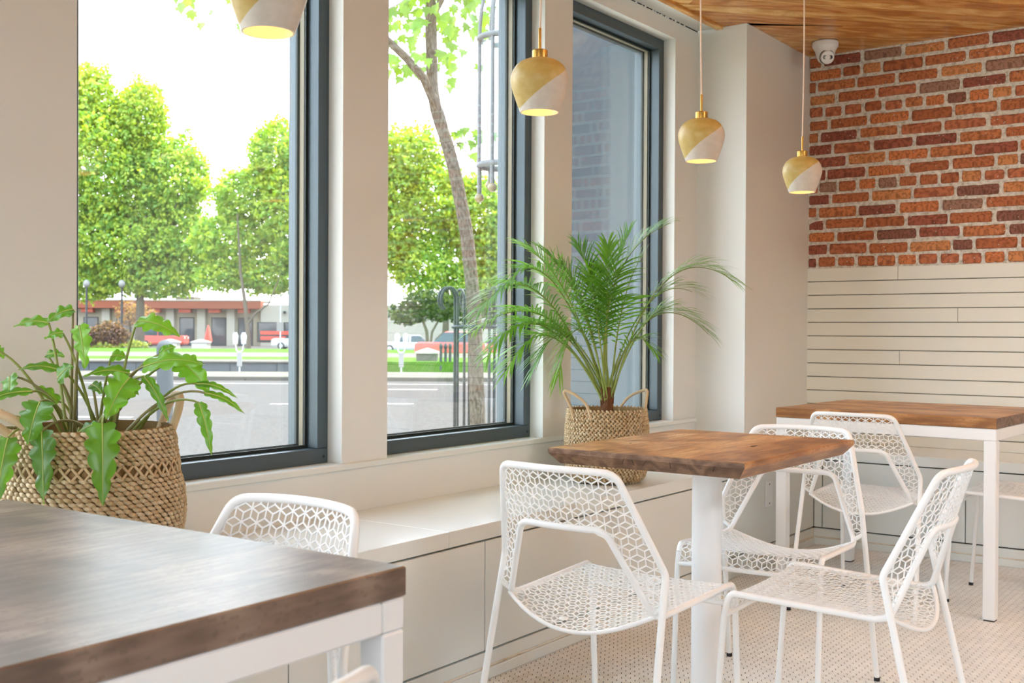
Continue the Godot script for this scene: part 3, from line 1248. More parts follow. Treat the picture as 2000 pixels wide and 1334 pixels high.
func make_chair() -> Node3D:
	var t := thing("wire_chair", "", "chair", Vector3.ZERO, 0, "white wire mesh chairs")
	var R := 0.0082
	var b := MB.new()
	lattice(b, seat_point, seat_inside, Rect2(-0.21, -0.23, 0.42, 0.48), 0.0285, 0.0026, 0.0018)
	part("seat", b, M.chair, t)
	b = MB.new()
	lattice(b, back_point, back_inside, Rect2(-0.24, 0.44, 0.48, 0.33), 0.0285, 0.0026, 0.0018)
	part("backrest", b, M.chair, t)
	# outer tube: knee, top corner, bowed top rail, and down again
	var K := []
	for s in [-1.0, 1.0]:
		var seq := [Vector3(s * 0.2198, 0.508, 0.1752), Vector3(s * 0.219, 0.532, 0.170), Vector3(s * 0.151, 0.756, 0.272), Vector3(s * 0.10, 0.759, 0.294), Vector3(s * 0.05, 0.760, 0.305)]
		if s > 0: seq.reverse()
		K.append_array(seq)
		if s < 0: K.append(Vector3(0, 0.760, 0.309))
	b = MB.new()
	b.tube(fillet(K, 0.030, 6), R, 12)
	part("back_frame", b, M.chair, t)
	for s in [-1.0, 1.0]:
		b = MB.new()
		b.tube([Vector3(s * 0.2198, 0.508, 0.1752), Vector3(s * 0.237, 0.010, 0.287)], R, 12)
		var leg := part("leg", b, M.chair, t)
		b = MB.new()
		b.tube([Vector3(s * 0.237, 0.012, 0.287), Vector3(s * 0.237, 0.0, 0.288)], 0.0092, 10)
		part("foot_cap", b, M.black_rubber, leg)
	# inner tube: lower edge of the back, down and forward along the seat
	K = []
	for s in [-1.0, 1.0]:
		var seq := [Vector3(s * 0.207, 0.425, -0.193), Vector3(s * 0.207, 0.4475, -0.181), Vector3(s * 0.198, 0.432, 0.150), Vector3(s * 0.194, 0.440, 0.180), Vector3(s * 0.112, 0.627, 0.250), Vector3(s * 0.055, 0.627, 0.262)]
		if s > 0: seq.reverse()
		K.append_array(seq)
		if s < 0: K.append(Vector3(0, 0.627, 0.266))
	b = MB.new()
	b.tube(fillet(K, 0.026, 6), R * 0.95, 12)
	for s in [-1.0, 1.0]:
		b.tube([Vector3(s * 0.196, 0.445, 0.178), Vector3(s * 0.2215, 0.462, 0.186)], R * 0.8, 8)
	part("seat_frame", b, M.chair, t)
	for s in [-1.0, 1.0]:
		b = MB.new()
		b.tube([Vector3(s * 0.207, 0.4255, -0.1928), Vector3(s * 0.2078, 0.39, -0.1995), Vector3(s * 0.209, 0.010, -0.226)], R * 0.95, 12)
		var leg := part("leg", b, M.chair, t)
		b = MB.new()
		b.tube([Vector3(s * 0.209, 0.012, -0.226), Vector3(s * 0.209, 0.0, -0.227)], 0.0092, 10)
		part("foot_cap", b, M.black_rubber, leg)
	# rod round the back of the seat, and the bar under its front lip
	var rim := []
	for i in 25:
		var x := -0.197 + 0.394 * i / 24.0
		var a := x / 0.203
		rim.append(seat_point(Vector2(x, -0.178 - 0.044 * (1 - pow(absf(a), 2.2)))))
	b = MB.new()
	b.tube(rim, 0.0052, 8)
	part("seat_rim", b, M.chair, t)
	b = MB.new()
	b.tube([Vector3(-0.207, 0.393, -0.199), Vector3(0.207, 0.393, -0.199)], 0.0068, 8)
	part("front_bar", b, M.chair, t)
	b = MB.new()
	var at := seat_point(Vector2(-0.045, -0.175))
	b.lathe([Vector2(0.011, 0.0), Vector2(0.011, 0.0035), Vector2(0.0001, 0.004)], 16, Transform3D(Basis.IDENTITY, at))
	part("badge", b, M.chair, t)
	return t

func chairs() -> void:
	var c := make_chair()
	var set := [
		["white wire mesh chair facing the bricks, its back turned to the dark table", 1.173, 3.576, -88.9],
		["white wire mesh chair with its back towards the boarded wall, at the square pedestal table", 1.235, 2.805, 86.5],
		["white wire mesh chair facing the windows, at the square pedestal table", 1.596, 3.272, 177.8],
		["white wire mesh chair facing the boarded wall, at the steel frame table", 1.143, 1.55, -89.4],
		["white wire mesh chair at the steel frame table, facing the window bench", 1.585, 1.17, 180.0],
		["white wire mesh chair at the end of the walnut brown table, near the leafy basket", 1.100, 4.845, 90.0],
		["white wire mesh chair at the long side of the walnut brown table", 1.575, 5.325, 181.0],
	]
	for i in set.size():
		var s: Array = set[i]
		var o := c if i == 0 else copy(c)
		o.set_meta("label", s[0])
		var th := deg_to_rad(s[3])
		var f := Vector3(cos(th), 0, sin(th))
		o.transform = Transform3D(Basis(f.cross(Vector3.UP), Vector3.UP, -f), Vector3(s[1], 0, s[2]))


# ---------------------------------------------------------------- lamps and fittings
func pendants() -> void:
	# two-tone glaze: ochre above a slanting edge, chalky grey below
	var im := Image.create(512, 256, false, Image.FORMAT_RGB8)
	var f := noise(0.02, 8)
	for y in 256:
		for x in 512:
			var th := TAU * x / 512.0
			var h := 0.14 * y / 255.0
			var edge := 0.064 + 0.055 * cos(th)
			var k := f.get_noise_2d(x, y)
			var c := hexc("cdb878").lerp(hexc("b99a4c"), 0.5 + 0.5 * k) if h > edge else hexc("d9d3c8").lerp(hexc("cbc4b8"), 0.5 + 0.5 * k)
			im.set_pixel(x, y, c)
	var glaze := mat(Color.WHITE, 0.38)
	glaze.albedo_texture = ImageTexture.create_from_image(im)
	var inner := mat(hexc("f3e6d0"), 0.6)
	var bulb := mat(hexc("fff0d8"), 0.5)
	bulb.emission_enabled = true
	bulb.emission = hexc("ffdfa8")
	bulb.emission_energy_multiplier = 1.6
	var prof := [Vector2(0.0508, 0), Vector2(0.0575, 0.018), Vector2(0.0640, 0.036), Vector2(0.0700, 0.053), Vector2(0.0745, 0.069), Vector2(0.0763, 0.082), Vector2(0.0752, 0.094), Vector2(0.0705, 0.108), Vector2(0.0620, 0.121), Vector2(0.0500, 0.131), Vector2(0.0350, 0.137), Vector2(0.0195, 0.140)]
	# even v along the height for the glaze
	var m0 := MB.new()
	m0.lathe(prof, 48)
	for i in m0.v.size(): m0.uv[i] = Vector2(m0.uv[i].x, clampf(m0.v[i].y / 0.14, 0.002, 0.998))
	var ins := []
	for p in prof: ins.append(p - Vector2(0.0035, 0) if p.y < 0.12 else p - Vector2(0.002, 0.0035))
	ins.reverse()
	var m1 := MB.new()
	m1.lathe(ins, 48)
	m1.lathe([Vector2(0.0473, 0.0), Vector2(0.0508, 0.0)], 48)
	var which := ["nearest the dark table", "between the square table and the windows", "above the square table's far edge", "beside the brick wall"]
	var spots := [[4.439, 1.634, 0.35, "two-tone glazed pendant lamp hanging over the walnut brown table"], [3.51, 1.630, 0.3, "two-tone glazed pendant lamp hanging before the pier between the windows"], [2.568, 1.622, 0.0, "two-tone glazed pendant lamp hanging before the white wall return"], [1.681, 1.612, -0.3, "two-tone glazed pendant lamp hanging beside the brick wall"], [5.37, 1.63, 0.1, "two-tone glazed pendant lamp hanging behind the walnut brown table"]]
	var first: Node3D
	for i in spots.size():
		var s: Array = spots[i]
		var t := thing("pendant_lamp", s[3], "lamp", Vector3(0.885, s[1], s[0]), PI / 2 + deg_to_rad(-54) + s[2], "pendant lamps along the windows")
		part("shade", m0, glaze, t)
		part("shade_lining", m1, inner, t)
		var b := MB.new()
		b.lathe([Vector2(0.0195, 0.1385), Vector2(0.0202, 0.1395), Vector2(0.0202, 0.1600), Vector2(0.0190, 0.1615), Vector2(0.004, 0.1618)], 28)
		part("socket_cap", b, M.brass, t)
		b = MB.new()
		b.lathe([Vector2(0.0040, 0.1600), Vector2(0.0040, 0.2190), Vector2(0.0001, 0.2192)], 14)
		part("stem", b, M.brass, t)
		b = MB.new()
		var H: float = CEIL - s[1]
		var wob := 0.006 * (1.0 if i % 2 else -1.0)
		var path := []
		for k in 9:
			var q := k / 8.0
			path.append(Vector3(wob * sin(q * PI) * 0.7, lerpf(0.212, H, q), wob * sin(q * PI)))
		b.tube(path, 0.0028, 8)
		part("cord", b, M.cord, t)
		b = MB.new()
		b.lathe([Vector2(0.05, H - 0.012), Vector2(0.05, H - 0.001), Vector2(0.0001, H - 0.001)], 28)
		part("ceiling_rose", b, M.brass, t)
		b = MB.new()
		b.ball(Vector3(0, 0.052, 0), Vector3(0.024, 0.026, 0.024), 20)
		b.lathe([Vector2(0.013, 0.07), Vector2(0.013, 0.136)], 14)
		part("bulb", b, bulb, t)
		var l := OmniLight3D.new()
		l.name = "bulb_light"
		l.light_color = Color(1.0, 0.70, 0.36)
		l.light_energy = 0.0045
		l.light_size = 0.02
		l.omni_range = 14.0
		l.omni_attenuation = 2.0
		l.shadow_enabled = true
		l.position = Vector3(0, 0.05, 0)
		t.add_child(l)


func security_camera() -> void:
	var t := thing("security_camera", "white turret security camera on the timber ceiling by the bricks", "camera", Vector3(0.452, CEIL, 0.262))
	var white := mat(hexc("e6e8e8"), 0.4)
	var b := MB.new()
	b.lathe([Vector2(0.052, -0.048), Vector2(0.064, -0.028), Vector2(0.0665, -0.024), Vector2(0.0665, -0.006), Vector2(0.064, -0.0005), Vector2(0.0001, -0.0003)], 40)
	part("mounting_base", b, white, t)
	b = MB.new()
	b.lathe([Vector2(0.0001, -0.112), Vector2(0.020, -0.110), Vector2(0.034, -0.100), Vector2(0.043, -0.082), Vector2(0.050, -0.056), Vector2(0.053, -0.045)], 40)
	part("housing", b, white, t)
	# eyeball turned towards the room
	var look := (Vector3(0.62, -0.46, 0.88)).normalized()
	var B := Basis(look.cross(Vector3.UP).normalized(), look, Vector3.ZERO)
	B.z = B.x.cross(B.y)
	var at := Vector3(0, -0.072, 0) + look * 0.016
	b = MB.new()
	b.ball(at, Vector3(0.040, 0.040, 0.040), 28)
	var eye := part("eyeball", b, white, t)
	b = MB.new()
	b.lathe([Vector2(0.0375, 0.016), Vector2(0.0385, 0.019), Vector2(0.037, 0.022), Vector2(0.0345, 0.0225)], 32, Transform3D(B, at))
	part("gasket_ring", b, mat(hexc("55595a"), 0.5), eye)
	b = MB.new()
	b.lathe([Vector2(0.034, 0.018), Vector2(0.034, 0.034), Vector2(0.032, 0.0358), Vector2(0.0001, 0.036)], 32, Transform3D(B, at))
	part("face_plate", b, white, t)
	for s in [-1.0, 1.0]:
		var X := Transform3D(B, at + B.x * 0.0145 * s + B.z * 0.002 + look * 0.036)
		b = MB.new()
		b.lathe([Vector2(0.0105, 0.0), Vector2(0.0105, 0.0015), Vector2(0.0085, 0.0019), Vector2(0.007, 0.0004)], 24, X)
		var lens := part("lens_ring", b, mat(hexc("3a3d3f"), 0.4), t)
		b = MB.new()
		b.lathe([Vector2(0.0075, 0.0003), Vector2(0.004, 0.0012), Vector2(0.0001, 0.0014)], 20, X)
		part("lens", b, mat(hexc("4d5052") if s < 0 else hexc("b9bdbd"), 0.12, 0.0 if s < 0 else 0.5), lens)


func outlet() -> void:
	var t := thing("blank_wall_plate", "white blank cover plate screwed to the bench front below the white corner", "wall plate", Vector3(0.4852, 0.317, 1.040))
	var b := MB.new()
	b.box(Vector3(0, -0.0615, -0.038), Vector3(0.0055, 0.0615, 0.038), 0.002)
	part("plate", b, M.white_metal, t)
	for y in [-0.044, 0.044]:
		b = MB.new()
		b.lathe([Vector2(0.0042, 0.0), Vector2(0.004, 0.0012), Vector2(0.0001, 0.0014)], 12, Transform3D(Basis(Vector3.BACK, -PI / 2), Vector3(0.0055, y, 0)))
		part("screw", b, mat(hexc("55595a"), 0.4, 0.5), t)


# local points of each leaf from the middle of the rim: (along SX, up, towards the room) of its base and tip, then its width
const LEAVES := [
	[-0.046, 0.270, 0.000, -0.102, 0.237, 0.020, 0.033], [-0.102, 0.238, 0.000, -0.184, 0.230, 0.000, 0.027], [-0.062, 0.215, 0.020, -0.100, 0.203, 0.030, 0.027], [-0.012, 0.233, 0.050, 0.005, 0.135, 0.060, 0.042], [0.112, 0.243, 0.030, 0.216, 0.207, 0.050, 0.044], [0.025, 0.162, -0.050, 0.061, 0.157, -0.050, 0.029], [-0.057, 0.113, 0.060, -0.019, 0.142, 0.070, 0.038], [-0.064, 0.131, 0.030, -0.151, 0.132, 0.050, 0.022], [0.095, 0.124, 0.030, 0.002, 0.119, 0.060, 0.029], [0.133, 0.140, 0.050, 0.274, 0.145, 0.060, 0.042], [0.144, 0.166, -0.030, 0.183, 0.184, -0.030, 0.027], [0.203, 0.153, 0.020, 0.278, 0.078, 0.030, 0.051], [0.133, 0.120, 0.140, 0.095, 0.030, 0.180, 0.058], [0.144, 0.120, 0.080, 0.200, 0.017, 0.080, 0.023], [0.247, 0.101, 0.030, 0.346, 0.070, 0.050, 0.015], [0.275, 0.082, 0.060, 0.365, 0.035, 0.060, 0.017], [0.261, 0.060, 0.060, 0.293, -0.058, 0.070, 0.028], [-0.046, 0.068, 0.180, -0.057, -0.020, 0.215, 0.066], [-0.038, 0.005, 0.190, -0.015, -0.143, 0.235, 0.053], [0.095, 0.024, 0.200, 0.109, -0.147, 0.235, 0.060], [-0.106, -0.008, 0.200, -0.115, -0.150, 0.235, 0.051], [-0.183, 0.115, 0.020, -0.170, 0.069, 0.050, 0.042], [-0.106, 0.085, 0.080, -0.215, 0.047, 0.120, 0.020], [-0.219, 0.013, 0.100, -0.177, -0.016, 0.120, 0.027], [-0.224, -0.027, 0.120, -0.190, -0.047, 0.140, 0.022], [-0.228, 0.177, 0.000, -0.204, 0.157, 0.000, 0.027], [-0.124, 0.164, -0.040, -0.077, 0.160, -0.030, 0.022], [-0.015, 0.095, -0.030, 0.022, 0.075, 0.000, 0.027], [0.056, 0.089, -0.050, 0.095, 0.071, -0.030, 0.027], [0.013, -0.004, 0.120, 0.073, 0.017, 0.140, 0.023], [0.038, 0.053, -0.080, 0.073, 0.089, -0.080, 0.027], [-0.100, 0.053, -0.050, -0.144, 0.089, -0.020, 0.027]]
# middle and tip of each frond in the same way
const FRONDS := [
	[0.026, 0.492, 0.054, 0.240, 0.728, 0.022], [0.211, 0.491, 0.058, 0.488, 0.505, 0.020], [0.167, 0.355, 0.021, 0.394, 0.294, 0.020], [0.124, 0.307, 0.040, 0.256, 0.404, 0.020], [0.003, 0.419, 0.047, 0.085, 0.695, 0.029], [-0.006, 0.419, 0.050, -0.003, 0.639, 0.020], [-0.044, 0.412, 0.020, -0.124, 0.635, 0.078], [-0.159, 0.435, 0.058, -0.340, 0.628, 0.166], [-0.111, 0.411, 0.057, -0.264, 0.617, 0.106], [-0.214, 0.493, 0.020, -0.398, 0.475, 0.251], [-0.272, 0.451, 0.070, -0.500, 0.365, 0.410], [-0.238, 0.355, 0.027, -0.514, 0.299, 0.432], [-0.255, 0.323, 0.047, -0.465, 0.209, 0.353], [-0.222, 0.282, 0.020, -0.398, 0.149, 0.251], [-0.157, 0.282, 0.020, -0.288, 0.155, 0.093], [-0.108, 0.307, 0.020, -0.195, 0.125, 0.048], [-0.046, 0.355, 0.054, -0.077, 0.549, 0.036], [0.086, 0.258, 0.020, 0.173, 0.227, 0.106], [0.143, 0.396, 0.020, 0.324, 0.459, 0.055], [0.054, 0.388, 0.020, 0.135, 0.599, 0.020], [-0.085, 0.371, 0.029, -0.184, 0.555, 0.074], [-0.198, 0.307, 0.020, -0.436, 0.276, 0.308]]

func pl(s: float, y: float, n: float) -> Vector3:
	return SX * s + Vector3(0, y, 0) - SF * n

func straw(k: float) -> Color:
	return Color(0.50, 0.35, 0.185).lerp(Color(0.66, 0.52, 0.33), k)

# rows of overlapping straw stitches round a basket
func weave(b: MB, prof: Curve2D, h0: float, h1: float, row: float, len: float, fat: float, zig: bool) -> void:
	var h := h0 + row / 2
	var k := 0
	while h < h1:
		var r := radius_at(prof, h)
		var cnt := int(TAU * r / len)
		for i in cnt:
			var a := TAU * (i + (0.5 if k % 2 else 0.0)) / cnt + rng.randf_range(-0.01, 0.01)
			var out := Vector3(cos(a), 0, sin(a))
			var along := Vector3(-sin(a), 0, cos(a))
			var tilt := 0.32
			if zig: tilt = 0.75 if k % 2 else -0.75
			var d := (along * cos(tilt) + Vector3.UP * sin(tilt)).normalized()
			var B := Basis(d, out.cross(d), out)
			b.col = straw(rng.randf())
			b.ball(out * (r + rng.randf_range(-0.001, 0.001)) + Vector3(0, h + rng.randf_range(-0.0008, 0.0008), 0), Vector3(len * (0.66 if not zig else 0.62), fat, fat * 0.85), 6, B)
		h += row
		k += 1

func radius_at(prof: Curve2D, h: float) -> float:
	for i in prof.point_count - 1:
		var a := prof.get_point_position(i)
		var b := prof.get_point_position(i + 1)
		if h <= b.y: return lerpf(a.x, b.x, smoothstep(0.0, 1.0, (h - a.y) / (b.y - a.y)) * 0.5 + 0.5 * (h - a.y) / (b.y - a.y))
	return prof.get_point_position(prof.point_count - 1).x

func rope(b: MB, path: Array, r: float, wraps: float) -> void:
	# a cord wrapped round and round: the radius swells with every turn
	var cv := Curve3D.new()
	for p in path: cv.add_point(p)
	var L := cv.get_baked_length()
	var pts := []
	var rad := []
	var n := int(L / wraps * 4)
	for i in n + 1:
		pts.append(cv.sample_baked(L * i / n, true))
		rad.append(r * (0.84 + 0.16 * absf(sin(i * PI / 4))))
	b.tube(pts, rad, 10)

func large_basket() -> void:
	var at := Vector3(0.245, 0.4745, 4.391)
	var t := thing("woven_basket", "big round seagrass basket with openwork band and rope handles on the bench", "basket", at)
	var prof := Curve2D.new()
	for p in [Vector2(0.150, 0.0), Vector2(0.180, 0.05), Vector2(0.200, 0.11), Vector2(0.206, 0.17), Vector2(0.202, 0.22), Vector2(0.190, 0.262), Vector2(0.188, 0.29), Vector2(0.184, 0.33), Vector2(0.176, 0.362)]: prof.add_point(p)
	var b := MB.new()
	var sh := [Vector2(0.0001, 0.001)]
	for i in 26:
		var h := 0.362 * i / 25.0
		sh.append(Vector2(radius_at(prof, h) - 0.006, h + 0.001))
	b.lathe(sh, 48)
	var inn := []
	for i in 12: inn.append(Vector2(radius_at(prof, 0.362 - 0.01 * i) - 0.011, 0.362 - 0.01 * i))
	b.lathe(inn, 48)
	part("inner_shell", b, M.straw_dark, t)
	b = MB.new()
	weave(b, prof, 0.003, 0.258, 0.0096, 0.0185, 0.0053, false)
	part("belly_weave", b, M.straw, t).set_meta("kind", "stuff")
	b = MB.new()
	weave(b, prof, 0.286, 0.364, 0.0094, 0.0185, 0.0052, false)
	part("neck_weave", b, M.straw, t).set_meta("kind", "stuff")
	# openwork: crossing strands between two cords
	b = MB.new()
	for i in 46:
		var a0 := TAU * i / 46
		for s in [-1.0, 1.0]:
			var a1: float = a0 + s * 0.13
			b.col = straw(rng.randf() * 0.7)
			var r := 0.191
			b.tube([Vector3(cos(a0) * r, 0.258, sin(a0) * r), Vector3(cos((a0 + a1) / 2) * (r + 0.002 * s), 0.272, sin((a0 + a1) / 2) * (r + 0.002 * s)), Vector3(cos(a1) * r, 0.287, sin(a1) * r)], 0.0032, 6)
	part("openwork_band", b, M.straw, t).set_meta("kind", "stuff")
	for k in 2:
		b = MB.new()
		b.col = straw(0.6)
		var path: Array
		if k == 0:
			path = [pl(-0.118, 0.335, 0.118), pl(-0.150, 0.372, 0.150), pl(-0.178, 0.400, 0.172), pl(-0.165, 0.415, 0.190), pl(-0.120, 0.402, 0.195), pl(-0.085, 0.378, 0.175), pl(-0.062, 0.345, 0.155)]
		else:
			path = [pl(0.118, 0.345, -0.118), pl(0.135, 0.400, -0.125), pl(0.150, 0.425, -0.12), pl(0.170, 0.425, -0.10), pl(0.172, 0.395, -0.085), pl(0.160, 0.345, -0.07)]
		rope(b, path, 0.0105, 0.006)
		part("handle", b, M.straw, t)

	var p := thing("leafy_houseplant", "bushy green houseplant with lobed drooping leaves in the big basket", "plant", at + Vector3(0, 0.361, 0))
	b = MB.new()
	b.lathe([Vector2(0.160, -0.060), Vector2(0.10, -0.045), Vector2(0.0001, -0.04)], 32)
	part("soil", b, M.soil, p)
	for i in LEAVES.size():
		var q: Array = LEAVES[i]
		var B := pl(q[0], q[1], q[2])
		var T := pl(q[3], q[4], q[5])
		var root := Vector3(rng.randf_range(-0.05, 0.05), -0.046, rng.randf_range(-0.05, 0.05)) + Vector3(B.x, 0, B.z) * 0.22
		b = MB.new()
		var ctl := root.lerp(B, 0.55) + Vector3(0, 0.04 + 0.22 * Vector2(B.x - root.x, B.z - root.z).length(), 0)
		var rad := []
		for k in 13: rad.append(lerpf(0.0042, 0.0024, k / 12.0))
		b.tube(bez(root, ctl, B, 12), rad, 7)
		part("leaf_stalk", b, M.petiole if i % 3 else M.petiole_red, p)
		var o := part("leaf", leaf_mesh(B, T, q[6], i), M.leafs[[0, 1, 1, 3, 3, 1, 0, 2, 1, 3, 0, 1, 1, 2, 0, 0, 2, 0, 2, 0, 2, 1, 2, 0, 2, 1, 0, 2, 1, 2, 1, 2][i % 32]], p)
		part("midrib", midrib_mesh(B, T, q[6], i), M.vein, o)

# points of a leaf blade: the midrib sags, the halves fold up a little and the margin is cut into rounded lobes
func leaf_spine(B: Vector3, T: Vector3, k: float) -> Vector3:
	var L := (T - B).length()
	return B.lerp(T, k) + Vector3(0, sin(k * PI) * L * 0.10, 0)

func leaf_axes(B: Vector3, T: Vector3, sd: int) -> Array:
	var ax := (T - B).normalized()
	var want := (-SF * 0.75 + Vector3(0, 0.55, 0) + SX * sin(sd * 2.1) * 0.35).normalized()
	if ax.y < -0.75: want = (-SF + Vector3(0, 0.15, 0) + SX * sin(sd * 1.7) * 0.3).normalized()
	var side := ax.cross(want).normalized()
	return [side, side.cross(ax).normalized()]

func leaf_mesh(B: Vector3, T: Vector3, w: float, sd: int) -> MB:
	var b := MB.new()
	var A := leaf_axes(B, T, sd)
	var side: Vector3 = A[0]
	var up: Vector3 = A[1]
	var N := 44
	var C := 4
	var L := (T - B).length()
	var lobes := 5.0 if L > 0.09 else 3.0
	for h: float in [-1.0, 1.0]:
		var base := b.v.size()
		for i in N + 1:
			var k := float(i) / N
			var env := pow(sin(PI * pow(clampf(k * 0.97 + 0.03, 0, 1), 0.62)), 0.75)
			var cut := 0.66 + 0.34 * pow(absf(sin(PI * (k * lobes + 0.22 * h + sd * 0.13))), 0.7)
			if k > 0.88: cut = lerpf(cut, 0.8, (k - 0.88) / 0.12)
			var hw := w * 0.62 * env * cut
			var p := leaf_spine(B, T, k)
			var back: Vector3 = (T - B).normalized() * (hw * 0.25 * (1.0 - k * 1.3))
			for j in C + 1:
				var f := float(j) / C
				var q: Vector3 = p + side * h * hw * f - back * f * f + up * (hw * (0.30 * f - 0.34 * f * f) + w * 0.10 * f * f * sin(k * 17.0 + sd + h))
				b.vert(q, up, Vector2(k, f))
		for i in N:
			for j in C:
				var a := base + i * (C + 1) + j
				var e := a + C + 1
				var ids := [a, a + 1, e, a + 1, e + 1, e] if h > 0 else [a, e, a + 1, a + 1, e, e + 1]
				for q in ids: b.idx.append(q)
	smooth(b, up)
	return b

func midrib_mesh(B: Vector3, T: Vector3, w: float, sd: int) -> MB:
	var b := MB.new()
	var up: Vector3 = leaf_axes(B, T, sd)[1]
	var pts := []
	var rad := []
	for i in 15:
		var k := i / 14.0
		pts.append(leaf_spine(B, T, k) + up * 0.0004)
		rad.append(lerpf(0.0016, 0.0004, k))
	b.tube(pts, rad, 6)
	return b

# vertex normals from the faces round each vertex
func smooth(b: MB, hint := Vector3.ZERO) -> void:
	for i in b.n.size(): b.n[i] = Vector3.ZERO
	for i in range(0, b.idx.size(), 3):
		var a := b.idx[i]
		var c := b.idx[i + 1]
		var d := b.idx[i + 2]
		var nn := (b.v[d] - b.v[a]).cross(b.v[c] - b.v[a])
		b.n[a] += nn
		b.n[c] += nn
		b.n[d] += nn
	for i in b.n.size():
		b.n[i] = b.n[i].normalized() if b.n[i].length() > 1e-12 else hint


func palm_basket() -> void:
	var at := Vector3(0.268, 0.4745, 2.128)
	var t := thing("seagrass_basket", "small straw belly basket with two braided handles holding a palm", "basket", at)
	var prof := Curve2D.new()
	for p in [Vector2(0.125, 0.0), Vector2(0.150, 0.022), Vector2(0.162, 0.065), Vector2(0.164, 0.11), Vector2(0.165, 0.17), Vector2(0.162, 0.22), Vector2(0.155, 0.283)]: prof.add_point(p)
	var b := MB.new()
	var sh := [Vector2(0.0001, 0.001)]
	for i in 20:
		var h := 0.281 * i / 19.0
		sh.append(Vector2(radius_at(prof, h) - 0.004, h + 0.001))
	b.lathe(sh, 40)
	var inn := []
	for i in 8: inn.append(Vector2(radius_at(prof, 0.281 - 0.01 * i) - 0.008, 0.281 - 0.01 * i))
	b.lathe(inn, 40)
	part("inner_shell", b, M.straw_dark, t)
	b = MB.new()
	weave(b, prof, 0.003, 0.284, 0.0088, 0.0165, 0.0045, true)
	part("straw_weave", b, M.straw, t).set_meta("kind", "stuff")
	for k in 2:
		b = MB.new()
		b.col = straw(0.5)
		var path: Array
		if k == 0: path = [pl(-0.135, 0.25, 0.075), pl(-0.150, 0.300, 0.085), pl(-0.172, 0.345, 0.09), pl(-0.165, 0.358, 0.10), pl(-0.125, 0.338, 0.12), pl(-0.090, 0.305, 0.125), pl(-0.072, 0.25, 0.138)]
		else: path = [pl(0.060, 0.270, -0.14), pl(0.095, 0.318, -0.13), pl(0.140, 0.346, -0.10), pl(0.165, 0.352, -0.07), pl(0.160, 0.318, -0.04), pl(0.152, 0.27, -0.03)]
		rope(b, path, 0.0062, 0.016)
		part("handle", b, M.straw, t)

	var p := thing("small_palm", "feathery green date palm growing in the straw belly basket", "plant", at + Vector3(0, 0.283, 0))
	b = MB.new()
	b.lathe([Vector2(0.143, -0.030), Vector2(0.08, -0.018), Vector2(0.0001, -0.014)], 32)
	part("soil", b, M.soil, p)
	b = MB.new()
	b.tube([Vector3(0.0, -0.02, 0), Vector3(0.004, 0.03, 0.002), Vector3(0.006, 0.085, 0)], [0.026, 0.020, 0.013], 12)
	for i in 16:
		var a := i * 2.4
		var y := 0.004 * i
		b.tube([Vector3(cos(a) * 0.020, y, sin(a) * 0.020), Vector3(cos(a) * 0.026, y + 0.03, sin(a) * 0.026)], [0.007, 0.002], 5)
	part("husk_trunk", b, M.palm_husk, p)
	for i in FRONDS.size():
		var q: Array = FRONDS[i]
		frond(p, pl(q[0], q[1], q[2]), pl(q[3], q[4], q[5]), i)

func frond(p: Node3D, mid: Vector3, tip: Vector3, sd: int) -> void:
	var root := Vector3(sin(sd * 2.4) * 0.016, 0.02, cos(sd * 2.4) * 0.016)
	var ctl := mid * 2.0 - (root + tip) * 0.5
	var path := bez(root, ctl, tip, 40)
	var rad := []
	for k in 41: rad.append(lerpf(0.0042, 0.0008, k / 40.0))
	var b := MB.new()
	b.tube(path, rad, 6)
	var o := part("frond", b, M.palm_stem, p)
	b = MB.new()
	var L := 0.0
	for k in 40: L += (path[k + 1] - path[k]).length()
	var n := int(L * 0.72 / 0.0165)
	for i in n:
		for h: float in [-1.0, 1.0]:
			var k := 0.30 + 0.70 * (i + 0.25 * h + 0.3) / n
			if k > 1.0: continue
			var f := k * 40.0
			var j := mini(int(f), 39)
			var at: Vector3 = path[j].lerp(path[j + 1], f - j)
			var tan: Vector3 = (path[j + 1] - path[j]).normalized()
			var side := tan.cross(Vector3.UP)
			if side.length() < 0.25: side = tan.cross(-SF)
			side = side.normalized()
			var up := side.cross(tan).normalized()
			var s := (k - 0.30) / 0.70
			var len := (0.075 + 0.075 * sin(PI * pow(s, 0.8))) * rng.randf_range(0.85, 1.12) * clampf(L / 0.5, 0.7, 1.15)
			if s < 0.12: len *= 0.35 + s * 4.0
			var fan := lerpf(1.0, 0.28, s)
			var d: Vector3 = (tan * (1.15 - 0.55 * fan) + side * h * fan * rng.randf_range(0.8, 1.1) + up * (0.30 + rng.randf_range(-0.15, 0.2))).normalized()
			var face := d.cross(side * h).normalized()
			var wv := d.cross(face).normalized()
			var cuts := 5
			var base := b.v.size()
			for c in cuts + 1:
				var g := float(c) / cuts
				var q: Vector3 = at + d * len * g - Vector3(0, len * 0.34 * g * g, 0)
				var w := 0.0034 * sin(PI * clampf(0.18 + g * 0.82, 0, 1)) + 0.0002
				b.vert(q - wv * w, face, Vector2(0, g))
				b.vert(q + wv * w, face, Vector2(1, g))
			for c in cuts:
				var a := base + c * 2
				for e in [a, a + 2, a + 1, a + 1, a + 2, a + 3]: b.idx.append(e)
	smooth(b, Vector3.UP)
	# the dart-like lower leaflets are young and stiff
	part("leaflets", b, M.palms[sd % 4], o)


# ---------------------------------------------------------------- outside
func slab(called: String, s0: float, s1: float, d0: float, d1: float, y0: float, y1: float, m: Material, parent: Node3D, bev := 0.0) -> MeshInstance3D:
	var b := MB.new()
	var X := Transform3D(Basis(SX, Vector3.UP, -SF), Vector3(EYE.x, 0, EYE.z))
	b.box(Vector3(s0, y0, -d1), Vector3(s1, y1, -d0), bev, X)
	return part(called, b, m, parent)

